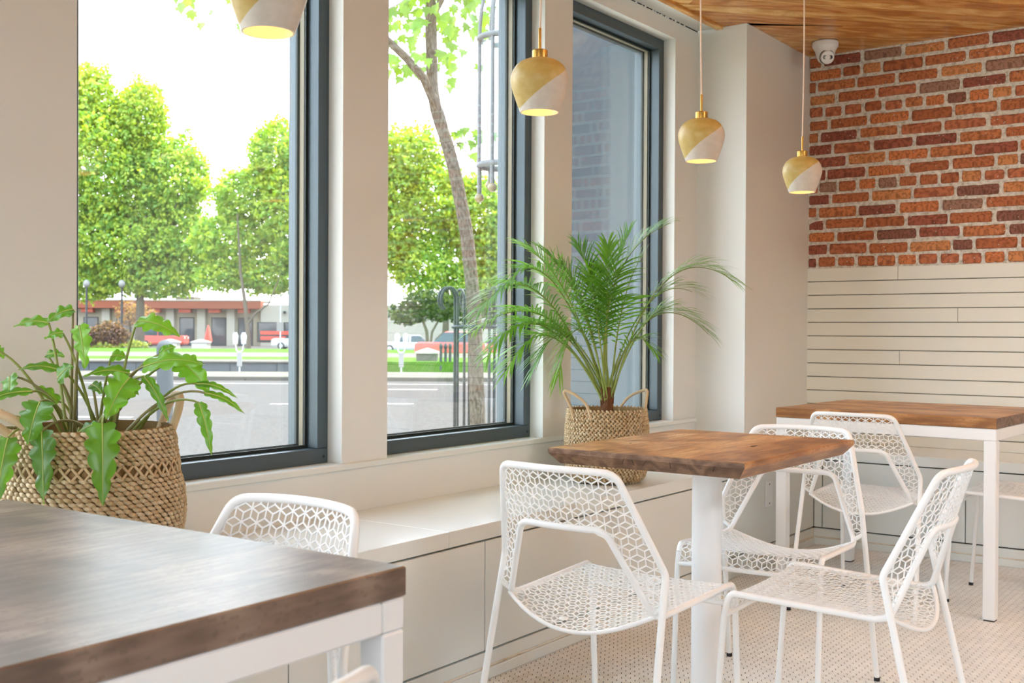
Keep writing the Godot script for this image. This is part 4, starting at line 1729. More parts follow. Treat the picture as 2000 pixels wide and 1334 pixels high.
func outside() -> void:
	var g := struct("street", "pale sunlit roadway with dashed white lane lines")
	slab("roadway", -90, 60, 6.0, 42.0, GY - 0.3, GY, M.asphalt, g)
	for q in [[-6.2, -4.6, 28.6], [-3.35, -2.55, 28.9], [-4.0, -2.4, 36.0], [-13.0, -11.0, 31.0], [-9.6, -8.2, 24.0]]:
		slab("lane_dash", q[0], q[1], q[2], q[2] + 0.28, GY, GY + 0.006, M.line, g)
	slab("parking_line", -60, 40, 39.5, 39.75, GY, GY + 0.006, M.line, g)
	var near := struct("pavement", "pavement in front of the shop")
	var b := MB.new()
	b.box(Vector3(-3.6, GY - 0.3, -40), Vector3(-0.3, GY + 0.02, 30))
	part("paving", b, M.paving, near)
	var far := struct("far_pavement", "pale pavement and kerb across the road")
	for i in 30:
		slab("kerb_stone", -62.0 + i * 4.0, -58.03 + i * 4.0, 42.0, 42.35, GY - 0.2, GY + 0.15, M.kerb, far, 0.02)
	slab("paving", -90, 60, 42.35, 47.6, GY - 0.3, GY + 0.14, M.concrete, far)
	var park := struct("park_ground", "lawns and paths across the road")
	slab("lawn", -110, 90, 50.0, 58.0, GY - 0.3, -0.32, M.lawn, park)
	slab("path", -110, 90, 58.0, 70.0, GY - 0.3, -0.34, M.concrete, park)
	slab("lawn", -110, 90, 70.0, 84.0, GY - 0.3, -0.36, M.lawn, park)
	slab("parking_ground", -160, 140, 84.0, 190.0, GY - 0.4, GY + 0.1, M.asphalt, park)

	# low retaining wall in front of the lawn, built of blocks
	var w := thing("retaining_wall", "low grey blue retaining wall edging the lawn across the road", "wall")
	for i in 14:
		var s := -34.0 + i * 2.0
		if s > -4.6: break
		slab("wall_block", s + 0.01, s + 1.99, 47.6, 50.0, GY, -0.34, M.bluewall, w, 0.02)
	slab("coping", -34.0, -6.0, 47.5, 50.05, -0.34, -0.26, M.concrete, w, 0.02)

	near_tree()
	tree_guard()
	lantern()
	hanging_sign()
	big_trees()
	far_building()
	street_furniture()
	cars()

	# stucco pier that carries the lantern
	var p := struct("outside_pier", "grey stucco pier outside the third window")
	b = MB.new()
	b.box(Vector3(-1.20, GY, 0.0), Vector3(-0.301, 3.6, 0.50))
	part("stucco", b, M.stucco, p)


func sy(s: float, y: float, d := 8.0) -> Vector3:
	return Vector3(EYE.x, y, EYE.z) + SX * s + SF * d

func maple_leaf(sd: int) -> ArrayMesh:
	# five pointed lobes
	var o := [[0.0, 0.0], [0.30, 0.02], [0.34, 0.16], [0.62, 0.20], [0.42, 0.40], [0.52, 0.66], [0.26, 0.60], [0.16, 0.74], [0.0, 1.05]]
	var r := []
	for p in o: r.append(Vector2(p[0], p[1]))
	for i in range(o.size() - 2, 0, -1): r.append(Vector2(-o[i][0], o[i][1]))
	var f := RandomNumberGenerator.new()
	f.seed = sd
	var pts := PackedVector2Array()
	for p in r: pts.append(p * 0.085 + Vector2(f.randf_range(-0.004, 0.004), f.randf_range(-0.004, 0.004)))
	var b := MB.new()
	for p in pts:
		b.vert(Vector3(p.x, -p.y, absf(p.x) * 0.35 - p.y * p.y * 2.0), Vector3.BACK, p)
	var tri := Geometry2D.triangulate_polygon(pts)
	for i in range(0, tri.size(), 3):
		b.idx.append(tri[i]); b.idx.append(tri[i + 2]); b.idx.append(tri[i + 1])
	smooth(b, Vector3.BACK)
	return b.commit()

func near_tree() -> void:
	var t := thing("street_maple", "slender street maple with pale bark and a forked trunk outside the windows", "tree", sy(-0.25, GY))
	var o := t.position
	var T := [[-0.225, -0.84], [-0.228, 0.0], [-0.242, 0.39], [-0.251, 0.646], [-0.272, 1.231], [-0.322, 1.706], [-0.352, 1.889], [-0.42, 2.218], [-0.483, 2.437], [-0.546, 2.62], [-0.577, 2.802], [-0.585, 3.058], [-0.595, 3.424], [-0.608, 3.863], [-0.586, 4.522]]
	var pts := []
	var rad := []
	for i in T.size():
		pts.append(sy(T[i][0], T[i][1]) - o)
		rad.append(lerpf(0.062, 0.034, i / 14.0))
	var cv := Curve3D.new()
	for p in pts: cv.add_point(p)
	var fine := []
	var fr := []
	var bn := noise(3.0, 5)
	for i in 61:
		var q := cv.sample_baked(cv.get_baked_length() * i / 60.0, true)
		fine.append(q)
		fr.append(lerpf(0.062, 0.034, i / 60.0) * (1.0 + 0.09 * bn.get_noise_1d(q.y * 3.0)))
	var b := MB.new()
	b.tube(fine, fr, 16)
	part("trunk", b, M.bark, t)
	b = MB.new()
	var br := [[-0.50, 2.50], [-0.525, 2.60], [-0.565, 2.693], [-0.624, 2.82], [-0.742, 2.948], [-0.9, 3.086], [-1.11, 3.275], [-1.477, 3.566], [-2.1, 3.95], [-2.8, 4.15]]
	pts = []
	rad = []
	for i in br.size():
		pts.append(sy(br[i][0], br[i][1], 8.0 - 0.06 * i) - o)
		rad.append(lerpf(0.040, 0.012, i / 9.0))
	b.tube(pts, rad, 12)
	part("branch", b, M.bark, t)
	b = MB.new()
	pts = []
	for q in [[-0.58, 3.30, 8.0], [-0.40, 3.6, 7.9], [-0.1, 3.95, 7.7], [0.3, 4.1, 7.5]]: pts.append(sy(q[0], q[1], q[2]) - o)
	b.tube(pts, [0.026, 0.02, 0.014, 0.008], 10)
	part("branch", b, M.bark, t)
	# twigs that carry the lower leaves
	var twigs := [[[-0.46, 2.33], [-0.40, 2.39], [-0.31, 2.40], [-0.22, 2.37], [-0.14, 2.30]], [[-0.40, 2.39], [-0.33, 2.33], [-0.28, 2.26]], [[-2.1, 3.95], [-2.2, 3.75], [-2.35, 3.55], [-2.42, 3.42]], [[-2.1, 3.95], [-2.0, 3.7], [-1.93, 3.45], [-1.90, 3.30]], [[-0.74, 2.95], [-0.82, 2.93], [-0.86, 2.86]]]
	for w in twigs:
		b = MB.new()
		pts = []
		rad = []
		for i in w.size():
			pts.append(sy(w[i][0], w[i][1], 7.95) - o)
			rad.append(lerpf(0.005, 0.0015, float(i) / w.size()))
		b.tube(pts, rad, 6)
		part("twig", b, M.bark, t)
	var forms := []
	for k in 5: forms.append(maple_leaf(k + 3))
	var r := RandomNumberGenerator.new()
	r.seed = 5
	var spots := []
	# the crown that hangs into the second window
	for i in 215:
		var s := r.randf_range(-0.92, -0.16)
		var top := 3.9
		var low := 3.05 + 0.22 * absf(s + 0.45) - 0.25 * r.randf()
		if s > -0.40: low = 3.0 + 0.5 * r.randf()
		spots.append(Vector3(s, lerpf(low, top, pow(r.randf(), 1.3)), r.randf_range(7.3, 8.6)))
	# the spray seen at the top of the first window
	for i in 80:
		var s := r.randf_range(-2.62, -1.86)
		var low := 3.30 + 0.30 * pow(absf(s + 2.22) / 0.38, 1.5)
		spots.append(Vector3(s, low + 0.45 * pow(r.randf(), 1.1), r.randf_range(7.5, 8.4)))
	for i in 10: spots.append(Vector3(-1.88 + r.randf_range(-0.07, 0.07), 3.18 + r.randf_range(0.0, 0.22), 7.9))
	# single leaves on the twigs
	for q in [[-0.865, 2.86], [-0.81, 2.87], [-0.79, 2.80], [-0.745, 2.88], [-0.37, 2.44], [-0.40, 2.42], [-0.33, 2.45], [-0.36, 2.35], [-0.30, 2.36], [-0.24, 2.44], [-0.22, 2.38], [-0.18, 2.33], [-0.27, 2.27], [-0.16, 2.42]]: spots.append(Vector3(q[0], q[1] + 0.05, 7.95))
	for p in spots:
		var l := part("leaf", forms[r.randi() % 5], M.maples[r.randi() % 4], t)
		var face := (-SF * 0.8 + SX * r.randf_range(-0.9, 0.9) + Vector3(0, r.randf_range(-0.2, 0.8), 0)).normalized()
		var up := (Vector3.UP + SX * r.randf_range(-0.6, 0.6)).normalized()
		var xx := up.cross(face).normalized()
		var B := Basis(xx, face.cross(xx), face) * Basis.from_scale(Vector3.ONE * r.randf_range(0.75, 1.25))
		l.transform = Transform3D(B, sy(p.x, p.y, p.z) - o)
	# the rest of the crown overhead
	var mm := MultiMesh.new()
	mm.transform_format = MultiMesh.TRANSFORM_3D
	mm.mesh = forms[0]
	mm.instance_count = 2600
	for i in 2600:
		var d := Vector3(r.randfn(0, 1.0), r.randfn(0, 0.55), r.randfn(0, 1.0))
		var c := sy(-0.7, 5.3, 8.2) - o
		if i % 3 == 0: c = sy(-2.3, 4.7, 7.8) - o
		if d.y < -0.7: d.y = absf(d.y)
		mm.set_instance_transform(i, Transform3D(Basis.from_euler(Vector3(r.randf() * 1.5, r.randf() * TAU, r.randf() * 0.8)), c + d))
	var mi := MultiMeshInstance3D.new()
	mi.name = "upper_foliage"
	mi.multimesh = mm
	mi.material_override = M.maples[0]
	mi.set_meta("kind", "stuff")
	t.add_child(mi, true)


func tree_guard() -> void:
	var c := sy(-0.235, GY)
	var t := thing("tree_guard", "dark iron tree guard with curled hook tops round the maple trunk", "tree guard", c)
	for k in 4:
		var a := PI / 4 + k * PI / 2 + 0.25
		for e in [-0.11, 0.11]:
			var out := SX * cos(a) - SF * sin(a)
			var tang := -SX * sin(a) - SF * cos(a)
			var f: Vector3 = out * 0.185 + tang * float(e) * 0.19
			var pts := [f, f + Vector3(0, 2.10, 0)]
			var bend := out
			for i in 15:
				var q := PI * 1.30 * i / 14.0
				pts.append(f + bend * (0.065 - 0.065 * cos(q)) + Vector3(0, 2.12 + 0.085 * sin(q), 0))
			var b := MB.new()
			b.tube(pts, 0.0105, 8)
			part("post", b, M.dark_iron, t)
	for y in [0.35, 1.93]:
		var ring := []
		for i in 33:
			var a := TAU * i / 32
			ring.append((SX * cos(a) - SF * sin(a)) * 0.187 + Vector3(0, y, 0))
		var b := MB.new()
		b.tube(ring, 0.014, 8, false)
		part("ring_band", b, M.dark_iron, t)


func lantern() -> void:
	var t := thing("wall_lantern", "tall pale metal lantern with arched bars and hanging balls outside", "lantern", Vector3(-1.19, 1.99, 0.84))
	var R := 0.135
	var b: MB
	for y in [0.0, 0.71]:
		b = MB.new()
		var ring := []
		for i in 33:
			var a := TAU * i / 32
			ring.append(Vector3(cos(a) * R, y, sin(a) * R))
		b.tube(ring, 0.017, 10, false)
		part("ring", b, M.lantern, t)
	var gl := mat(Color(0.75, 0.85, 0.85, 0.08), 0.0)
	gl.transparency = BaseMaterial3D.TRANSPARENCY_ALPHA
	for k in 6:
		var a := TAU * k / 6 + 0.35
		var o := Vector3(cos(a), 0, sin(a))
		var pts := [o * R, o * R + Vector3(0, 0.71, 0)]
		for i in range(1, 9):
			var q := i / 8.0
			pts.append(o * R * cos(q * PI / 2) + Vector3(0, 0.71 + 0.42 * sin(q * PI / 2), 0))
		b = MB.new()
		b.tube(pts, 0.0105, 8)
		part("bar", b, M.lantern, t)
		var a2 := a + TAU / 6
		var o2 := Vector3(cos(a2), 0, sin(a2))
		b = MB.new()
		b.loft([[o * R * 0.96, o2 * R * 0.96, o2 * R * 0.94, o * R * 0.94], [o * R * 0.96 + Vector3(0, 0.71, 0), o2 * R * 0.96 + Vector3(0, 0.71, 0), o2 * R * 0.94 + Vector3(0, 0.71, 0), o * R * 0.94 + Vector3(0, 0.71, 0)]])
		part("glass_pane", b, gl, t)
		b = MB.new()
		var h := 0.07 + 0.045 * (k % 3)
		b.tube([o * R * 0.98, o * R * 0.98 + Vector3(0, -h, 0)], 0.013, 8)
		var st := part("drop", b, M.lantern, t)
		b = MB.new()
		b.ball(o * R * 0.98 + Vector3(0, -h - 0.022, 0), Vector3(0.027, 0.027, 0.027), 14)
		part("ball", b, M.bulb_ball, st)
	b = MB.new()
	b.tube([Vector3(0, 1.12, 0), Vector3(0, 1.25, 0), Vector3(0.0, 1.32, -0.1), Vector3(0.0, 1.32, -0.345)], 0.016, 8)
	part("bracket", b, M.dark_iron, t)


func hanging_sign() -> void:
	var t := thing("hanging_shop_sign", "white round hanging shop sign with small grey green lettering", "sign", Vector3(-1.208, 2.705, 1.819))
	var face := -SF
	var B := Basis(SX, Vector3.UP, face) * Basis(Vector3.BACK, deg_to_rad(12))
	var white := mat(hexc("f4f5f4"), 0.5)
	var b := MB.new()
	b.lathe([Vector2(0.0001, -0.01), Vector2(1.0, -0.01), Vector2(1.0, 0.01), Vector2(0.0001, 0.01)], 48, Transform3D(B * Basis(Vector3.RIGHT, PI / 2) * Basis.from_scale(Vector3(0.118, 1.0, 0.066)), Vector3.ZERO))
	part("board", b, white, t)
	b = MB.new()
	# two lines of lettering too small to read
	var r := RandomNumberGenerator.new()
	r.seed = 3
	for line in [[-0.02, 0.000, 14], [0.012, -0.013, 7]]:
		for i in line[2]:
			var x: float = line[0] + i * 0.0066
			var h := r.randf_range(0.004, 0.008)
			b.box(Vector3(x, line[1], 0.0102), Vector3(x + 0.0042, line[1] + h, 0.0114), 0.0, Transform3D(B, Vector3.ZERO))
	part("lettering", b, mat(hexc("7f9a92"), 0.6), t)
	b = MB.new()
	b.tube([Vector3(0, 0.05, 0), Vector3(0, 0.75, 0)], 0.006, 6)
	b.tube([Vector3(0, 0.75, 0), Vector3(0.91, 0.75, 0)], 0.012, 8)
	part("hanger", b, M.dark_iron, t)


# crown of a distant tree: thousands of small leaf sprays on the outside of round clumps
func crown(t: Node3D, clumps: Array, d: float, deep: float, light: Color, dark: Color, per: float, size: float, sd: int) -> void:
	var r := RandomNumberGenerator.new()
	r.seed = sd
	var b := MB.new()
	for k in 4:
		var B := Basis.from_euler(Vector3(r.randf_range(-0.9, 0.9), r.randf() * TAU, r.randf() * TAU))
		var at := Vector3(r.randf_range(-0.5, 0.5), r.randf_range(-0.5, 0.5), r.randf_range(-0.5, 0.5)) * 0.9
		var pts := []
		for q in [[0.0, -0.5], [0.28, -0.05], [0.0, 0.5], [-0.28, -0.05]]: pts.append(at + B * Vector3(q[0], q[1], 0.12 * absf(q[0])))
		b.poly(pts)
	var mesh := b.commit()
	var o := t.position
	var list := []
	for c in clumps:
		var area: float = c[2] * c[3] * PI
		for i in int(area * per):
			var v := Vector3(r.randfn(), r.randfn(), r.randfn()).normalized()
			# lumpy surface: sub-clumps swell out of the round form
			var lump := 0.86 + 0.22 * sin(v.x * 7.0 + c[0]) * sin(v.y * 6.0 + c[1]) * sin(v.z * 5.0 + sd)
			v *= lump * pow(r.randf(), 0.22) * r.randf_range(0.9, 1.12)
			var p: Vector3 = sy(c[0], c[1], d) + SX * v.x * c[2] + Vector3(0, v.y * c[3], 0) + SF * v.z * deep * (0.5 * (c[2] + c[3]))
			list.append([p - o, v])
	var mm := MultiMesh.new()
	mm.transform_format = MultiMesh.TRANSFORM_3D
	mm.use_colors = true
	mm.mesh = mesh
	mm.instance_count = list.size()
	for i in list.size():
		var p: Vector3 = list[i][0]
		var k := r.randf()
		mm.set_instance_transform(i, Transform3D(Basis.from_euler(Vector3(r.randf_range(-1, 1), r.randf() * TAU, r.randf_range(-1, 1))) * Basis.from_scale(Vector3.ONE * size * r.randf_range(0.7, 1.3)), p))
		mm.set_instance_color(i, dark.lerp(light, k))
	var mi := MultiMeshInstance3D.new()
	mi.name = "foliage"
	mi.multimesh = mm
	mi.material_override = M.far_leaf
	mi.set_meta("kind", "stuff")
	t.add_child(mi, true)

func trunk(t: Node3D, paths: Array, m: Material) -> void:
	for i in paths.size():
		var b := MB.new()
		var pts := []
		var rad := []
		for q in paths[i]:
			pts.append(sy(q[0], q[1], q[2]) - t.position)
			rad.append(q[3])
		b.tube(pts, rad, 10)
		part("trunk" if i == 0 else "limb", b, m, t)

func big_trees() -> void:
	var lt := Color(0.50, 0.58, 0.07)
	var dk := Color(0.19, 0.38, 0.09)
	var t := thing("broad_street_tree", "huge broad green tree with a thick straight trunk across the road", "tree", sy(-35.0, GY + 0.4, 105))
	trunk(t, [[[-35.0, GY + 0.3, 105, 0.50], [-34.9, 1.5, 105, 0.40], [-34.9, 4.0, 105, 0.36], [-35.5, 9.0, 105, 0.25], [-36.5, 15.0, 105, 0.12]], [[-34.9, 4.5, 105, 0.25], [-32.0, 9.0, 104, 0.15], [-31.0, 14.0, 104, 0.07]], [[-35.0, 5.0, 105, 0.25], [-39.0, 10.0, 104, 0.15], [-41.0, 16.0, 104, 0.06]]], M.far_bark)
	crown(t, [[-38.5, 16.09, 6.24, 7.2], [-34.92, 20.6, 3.12, 4.32], [-39.73, 22.2, 2.88, 4.08], [-32.01, 15.0, 4.08, 4.6], [-37.02, 8.89, 7.2, 3.84], [-31.26, 9.16, 4.32, 3.84], [-33.64, 5.6, 5.76, 1.8], [-39.88, 5.3, 3.84, 1.8]], 105, 0.7, lt, dk, 38.0, 0.42, 1)
	t = thing("slim_street_tree", "green tree with a thin forked trunk before the shop with the red window", "tree", sy(-22.6, GY + 0.4, 96))
	trunk(t, [[[-22.65, GY + 0.3, 96, 0.24], [-22.7, 1.2, 96, 0.20], [-22.9, 3.2, 96, 0.17], [-23.3, 6.0, 96, 0.12], [-23.6, 11.0, 96, 0.06]], [[-22.7, 1.6, 96, 0.13], [-22.0, 2.5, 96, 0.10], [-20.9, 3.3, 96, 0.07], [-20.0, 5.5, 96, 0.05]]], M.far_bark)
	crown(t, [[-20.7, 16.2, 2.69, 3.8], [-23.37, 12.7, 3.36, 2.8], [-19.33, 11.14, 3.58, 5.83], [-24.69, 8.87, 4.03, 2.69], [-21.09, 5.8, 4.26, 1.9], [-25.13, 5.8, 3.14, 1.5], [-17.11, 14.6, 2.69, 5.0]], 98, 0.7, lt, dk, 38.0, 0.40, 2)
	t = thing("leafy_street_tree", "bright green rounded tree beyond the slender maple", "tree", sy(-5.5, GY + 0.4, 92))
	trunk(t, [[[-5.5, GY + 0.3, 92, 0.30], [-5.4, 4.0, 92, 0.24], [-5.6, 9.0, 92, 0.15], [-5.2, 13.0, 92, 0.06]]], M.far_bark)
	crown(t, [[-8.5, 15.2, 3.16, 3.0], [-9.73, 10.56, 2.52, 5.05], [-5.95, 11.3, 3.37, 4.0], [-3.0, 10.3, 3.16, 4.2], [-0.46, 8.09, 2.52, 4.21], [-7.19, 6.37, 3.37, 2.52], [-2.97, 5.0, 2.94, 2.0], [-11.84, 11.39, 2.52, 5.47], [-15.0, 9.0, 3.0, 4.5]], 92, 0.7, lt, dk, 42.0, 0.38, 3)
	t = thing("dark_olive_tree", "low dark blue green tree with several stems beside the parked cars", "tree", sy(-6.2, GY + 0.3, 84))
	trunk(t, [[[-6.3, GY + 0.2, 84, 0.14], [-6.4, 1.0, 84, 0.12], [-6.9, 2.4, 84, 0.08]], [[-6.2, GY + 0.2, 84, 0.10], [-6.0, 1.0, 84, 0.09], [-5.2, 2.4, 84, 0.06]], [[-6.0, GY + 0.2, 84, 0.09], [-5.7, 0.4, 84, 0.08], [-4.9, 1.2, 84, 0.06]]], M.far_bark)
	crown(t, [[-7.89, 2.37, 1.61, 1.0], [-5.39, 2.76, 1.73, 1.15], [-6.55, 3.3, 1.92, 0.96], [-3.66, 2.85, 1.54, 1.34], [-1.55, 2.86, 1.92, 1.54]], 84, 0.8, Color(0.12, 0.17, 0.06), Color(0.03, 0.06, 0.04), 70.0, 0.26, 4)
	t = thing("copper_bush", "round copper red bush behind the lamp posts", "bush", sy(-32.6, GY + 0.1, 92))
	crown(t, [[-33.4, 0.75, 1.5, 1.0], [-32.5, 0.55, 1.3, 1.0], [-35.0, 0.3, 1.2, 0.9]], 92, 0.9, Color(0.30, 0.16, 0.12), Color(0.05, 0.045, 0.05), 110.0, 0.2, 5)
	t = thing("pink_blossom_tree", "thin pink blossoming tree beside the thick trunk", "tree", sy(-36.5, GY + 0.1, 108))
	trunk(t, [[[-36.8, GY, 108, 0.09], [-36.9, 1.6, 108, 0.07], [-37.3, 3.2, 108, 0.03]]], M.far_bark)
	crown(t, [[-37.1, 2.6, 1.4, 1.5], [-35.4, 2.2, 1.2, 1.2]], 108, 0.8, Color(0.55, 0.33, 0.30), Color(0.22, 0.12, 0.12), 42.0, 0.22, 6)
	t = thing("clipped_hedge", "long yellow green clipped hedge behind the lawn", "hedge", sy(-38.0, GY + 0.1, 98))
	for k in 1: crown(t, [[-41.0, -0.35, 3.2, 0.5], [-36.5, -0.35, 3.0, 0.5], [-33.0, -0.35, 1.6, 0.45]], 98, 0.5, Color(0.42, 0.44, 0.08), Color(0.16, 0.24, 0.05), 90.0, 0.2, 7)


func far_building() -> void:
	var d := 126.0
	var t := thing("cream_shop_building", "long low cream shop building with a terracotta fascia across the park", "building", sy(-30, GY, d))
	var o := t.position
	var X := Transform3D(Basis(SX, Vector3.UP, -SF), Vector3.ZERO)
	var bx := func(called: String, s0: float, s1: float, y0: float, y1: float, z0: float, z1: float, m: Material, par: Node3D) -> MeshInstance3D:
		var b := MB.new()
		b.box(Vector3(s0 + 30, y0 - GY, z0), Vector3(s1 + 30, y1 - GY, z1), 0.02, X)
		return part(called, b, m, par)
	bx.call("wall", -62.0, -28.2, GY, 3.55, -8.0, 0.0, M.cream, t)
	bx.call("wall", -28.2, 8.0, GY, 3.9, -8.0, 0.5, M.cream_light, t)
	bx.call("fascia", -62.0, -28.0, 3.40, 4.25, -0.2, 1.3, M.terracotta, t)
	bx.call("roof_edge", -62.0, -28.0, 4.25, 4.40, -8.0, 1.35, M.cream_light, t)
	bx.call("roof_box", -38.5, -36.4, 4.40, 4.85, -5.0, -2.0, M.far_bark, t)
	for s in [-47.5, -43.8, -40.0, -36.6, -33.3, -30.0]:
		bx.call("awning_sign", s - 0.65, s + 0.65, 2.95, 3.40, 0.2, 1.0, M.red_brick_sign, t)
	for s in [-45.6, -42.0, -38.4, -34.9, -31.6]:
		bx.call("pilaster", s - 0.45, s + 0.45, GY, 3.4, 0.0, 0.45, M.cream_light, t)
	for s in [-47.4, -43.7, -40.2, -38.0 + 1.4, -33.0, -30.0]:
		var w: MeshInstance3D = bx.call("shop_window", s - 0.85, s + 0.85, GY + 0.05, 2.45, 0.0, 0.06, M.dark_iron, t)
		bx.call("pane", s - 0.75, s + 0.75, GY + 0.15, 2.35, 0.06, 0.09, M.shop_glass, w)
	var w: MeshInstance3D = bx.call("shop_window", -28.6, -22.4, -0.3, 1.95, 0.5, 0.56, M.dark_iron, t)
	bx.call("pane", -28.4, -25.6, -0.2, 1.85, 0.56, 0.6, M.shop_glass, w)
	bx.call("pane", -25.4, -22.6, -0.2, 1.85, 0.56, 0.6, M.shop_glass, w)
	for q in [[-0.05, 0.35], [0.55, 0.95]]:
		bx.call("red_banner", -28.2, -25.0, q[0], q[1], 0.6, 0.63, M.shop_red, w)
	for s in [-25.6, -23.2]:
		bx.call("wall_lamp", s, s + 0.25, 2.9, 3.2, 0.5, 0.9, M.dark_iron, t)


func parking_meter(s: float, d: float, label: String) -> void:
	var t := thing("twin_parking_meter", label, "parking meter", sy(s, GY + 0.14, d))
	var b := MB.new()
	b.tube([Vector3(0, 0, 0), Vector3(0, 0.9, 0)], 0.035, 8)
	part("post", b, M.grey_metal, t)
	b = MB.new()
	b.box(Vector3(-0.10, 0.25, -0.03), Vector3(0.10, 0.85, 0.05), 0.02, Transform3D(Basis(SX, Vector3.UP, -SF), Vector3.ZERO))
	part("notice_plate", b, M.line, t)
	for k in [-1.0, 1.0]:
		b = MB.new()
		b.tube([Vector3(0, 0.82, 0), SX * 0.13 * k + Vector3(0, 0.92, 0), SX * 0.17 * k + Vector3(0, 1.2, 0)], 0.03, 8)
		part("arm", b, M.grey_metal, t)
		b = MB.new()
		b.loft([
			[SX * (0.17 * k - 0.08) + SF * 0.06 + Vector3(0, 1.18, 0), SX * (0.17 * k + 0.08) + SF * 0.06 + Vector3(0, 1.18, 0), SX * (0.17 * k + 0.08) - SF * 0.06 + Vector3(0, 1.18, 0), SX * (0.17 * k - 0.08) - SF * 0.06 + Vector3(0, 1.18, 0)],
			[SX * (0.17 * k - 0.11) + SF * 0.07 + Vector3(0, 1.50, 0), SX * (0.17 * k + 0.11) + SF * 0.07 + Vector3(0, 1.50, 0), SX * (0.17 * k + 0.11) - SF * 0.07 + Vector3(0, 1.50, 0), SX * (0.17 * k - 0.11) - SF * 0.07 + Vector3(0, 1.50, 0)],
			[SX * (0.17 * k - 0.05) + SF * 0.05 + Vector3(0, 1.66, 0), SX * (0.17 * k + 0.05) + SF * 0.05 + Vector3(0, 1.66, 0), SX * (0.17 * k + 0.05) - SF * 0.05 + Vector3(0, 1.66, 0), SX * (0.17 * k - 0.05) - SF * 0.05 + Vector3(0, 1.66, 0)]])
		part("meter_head", b, M.grey_metal, t)

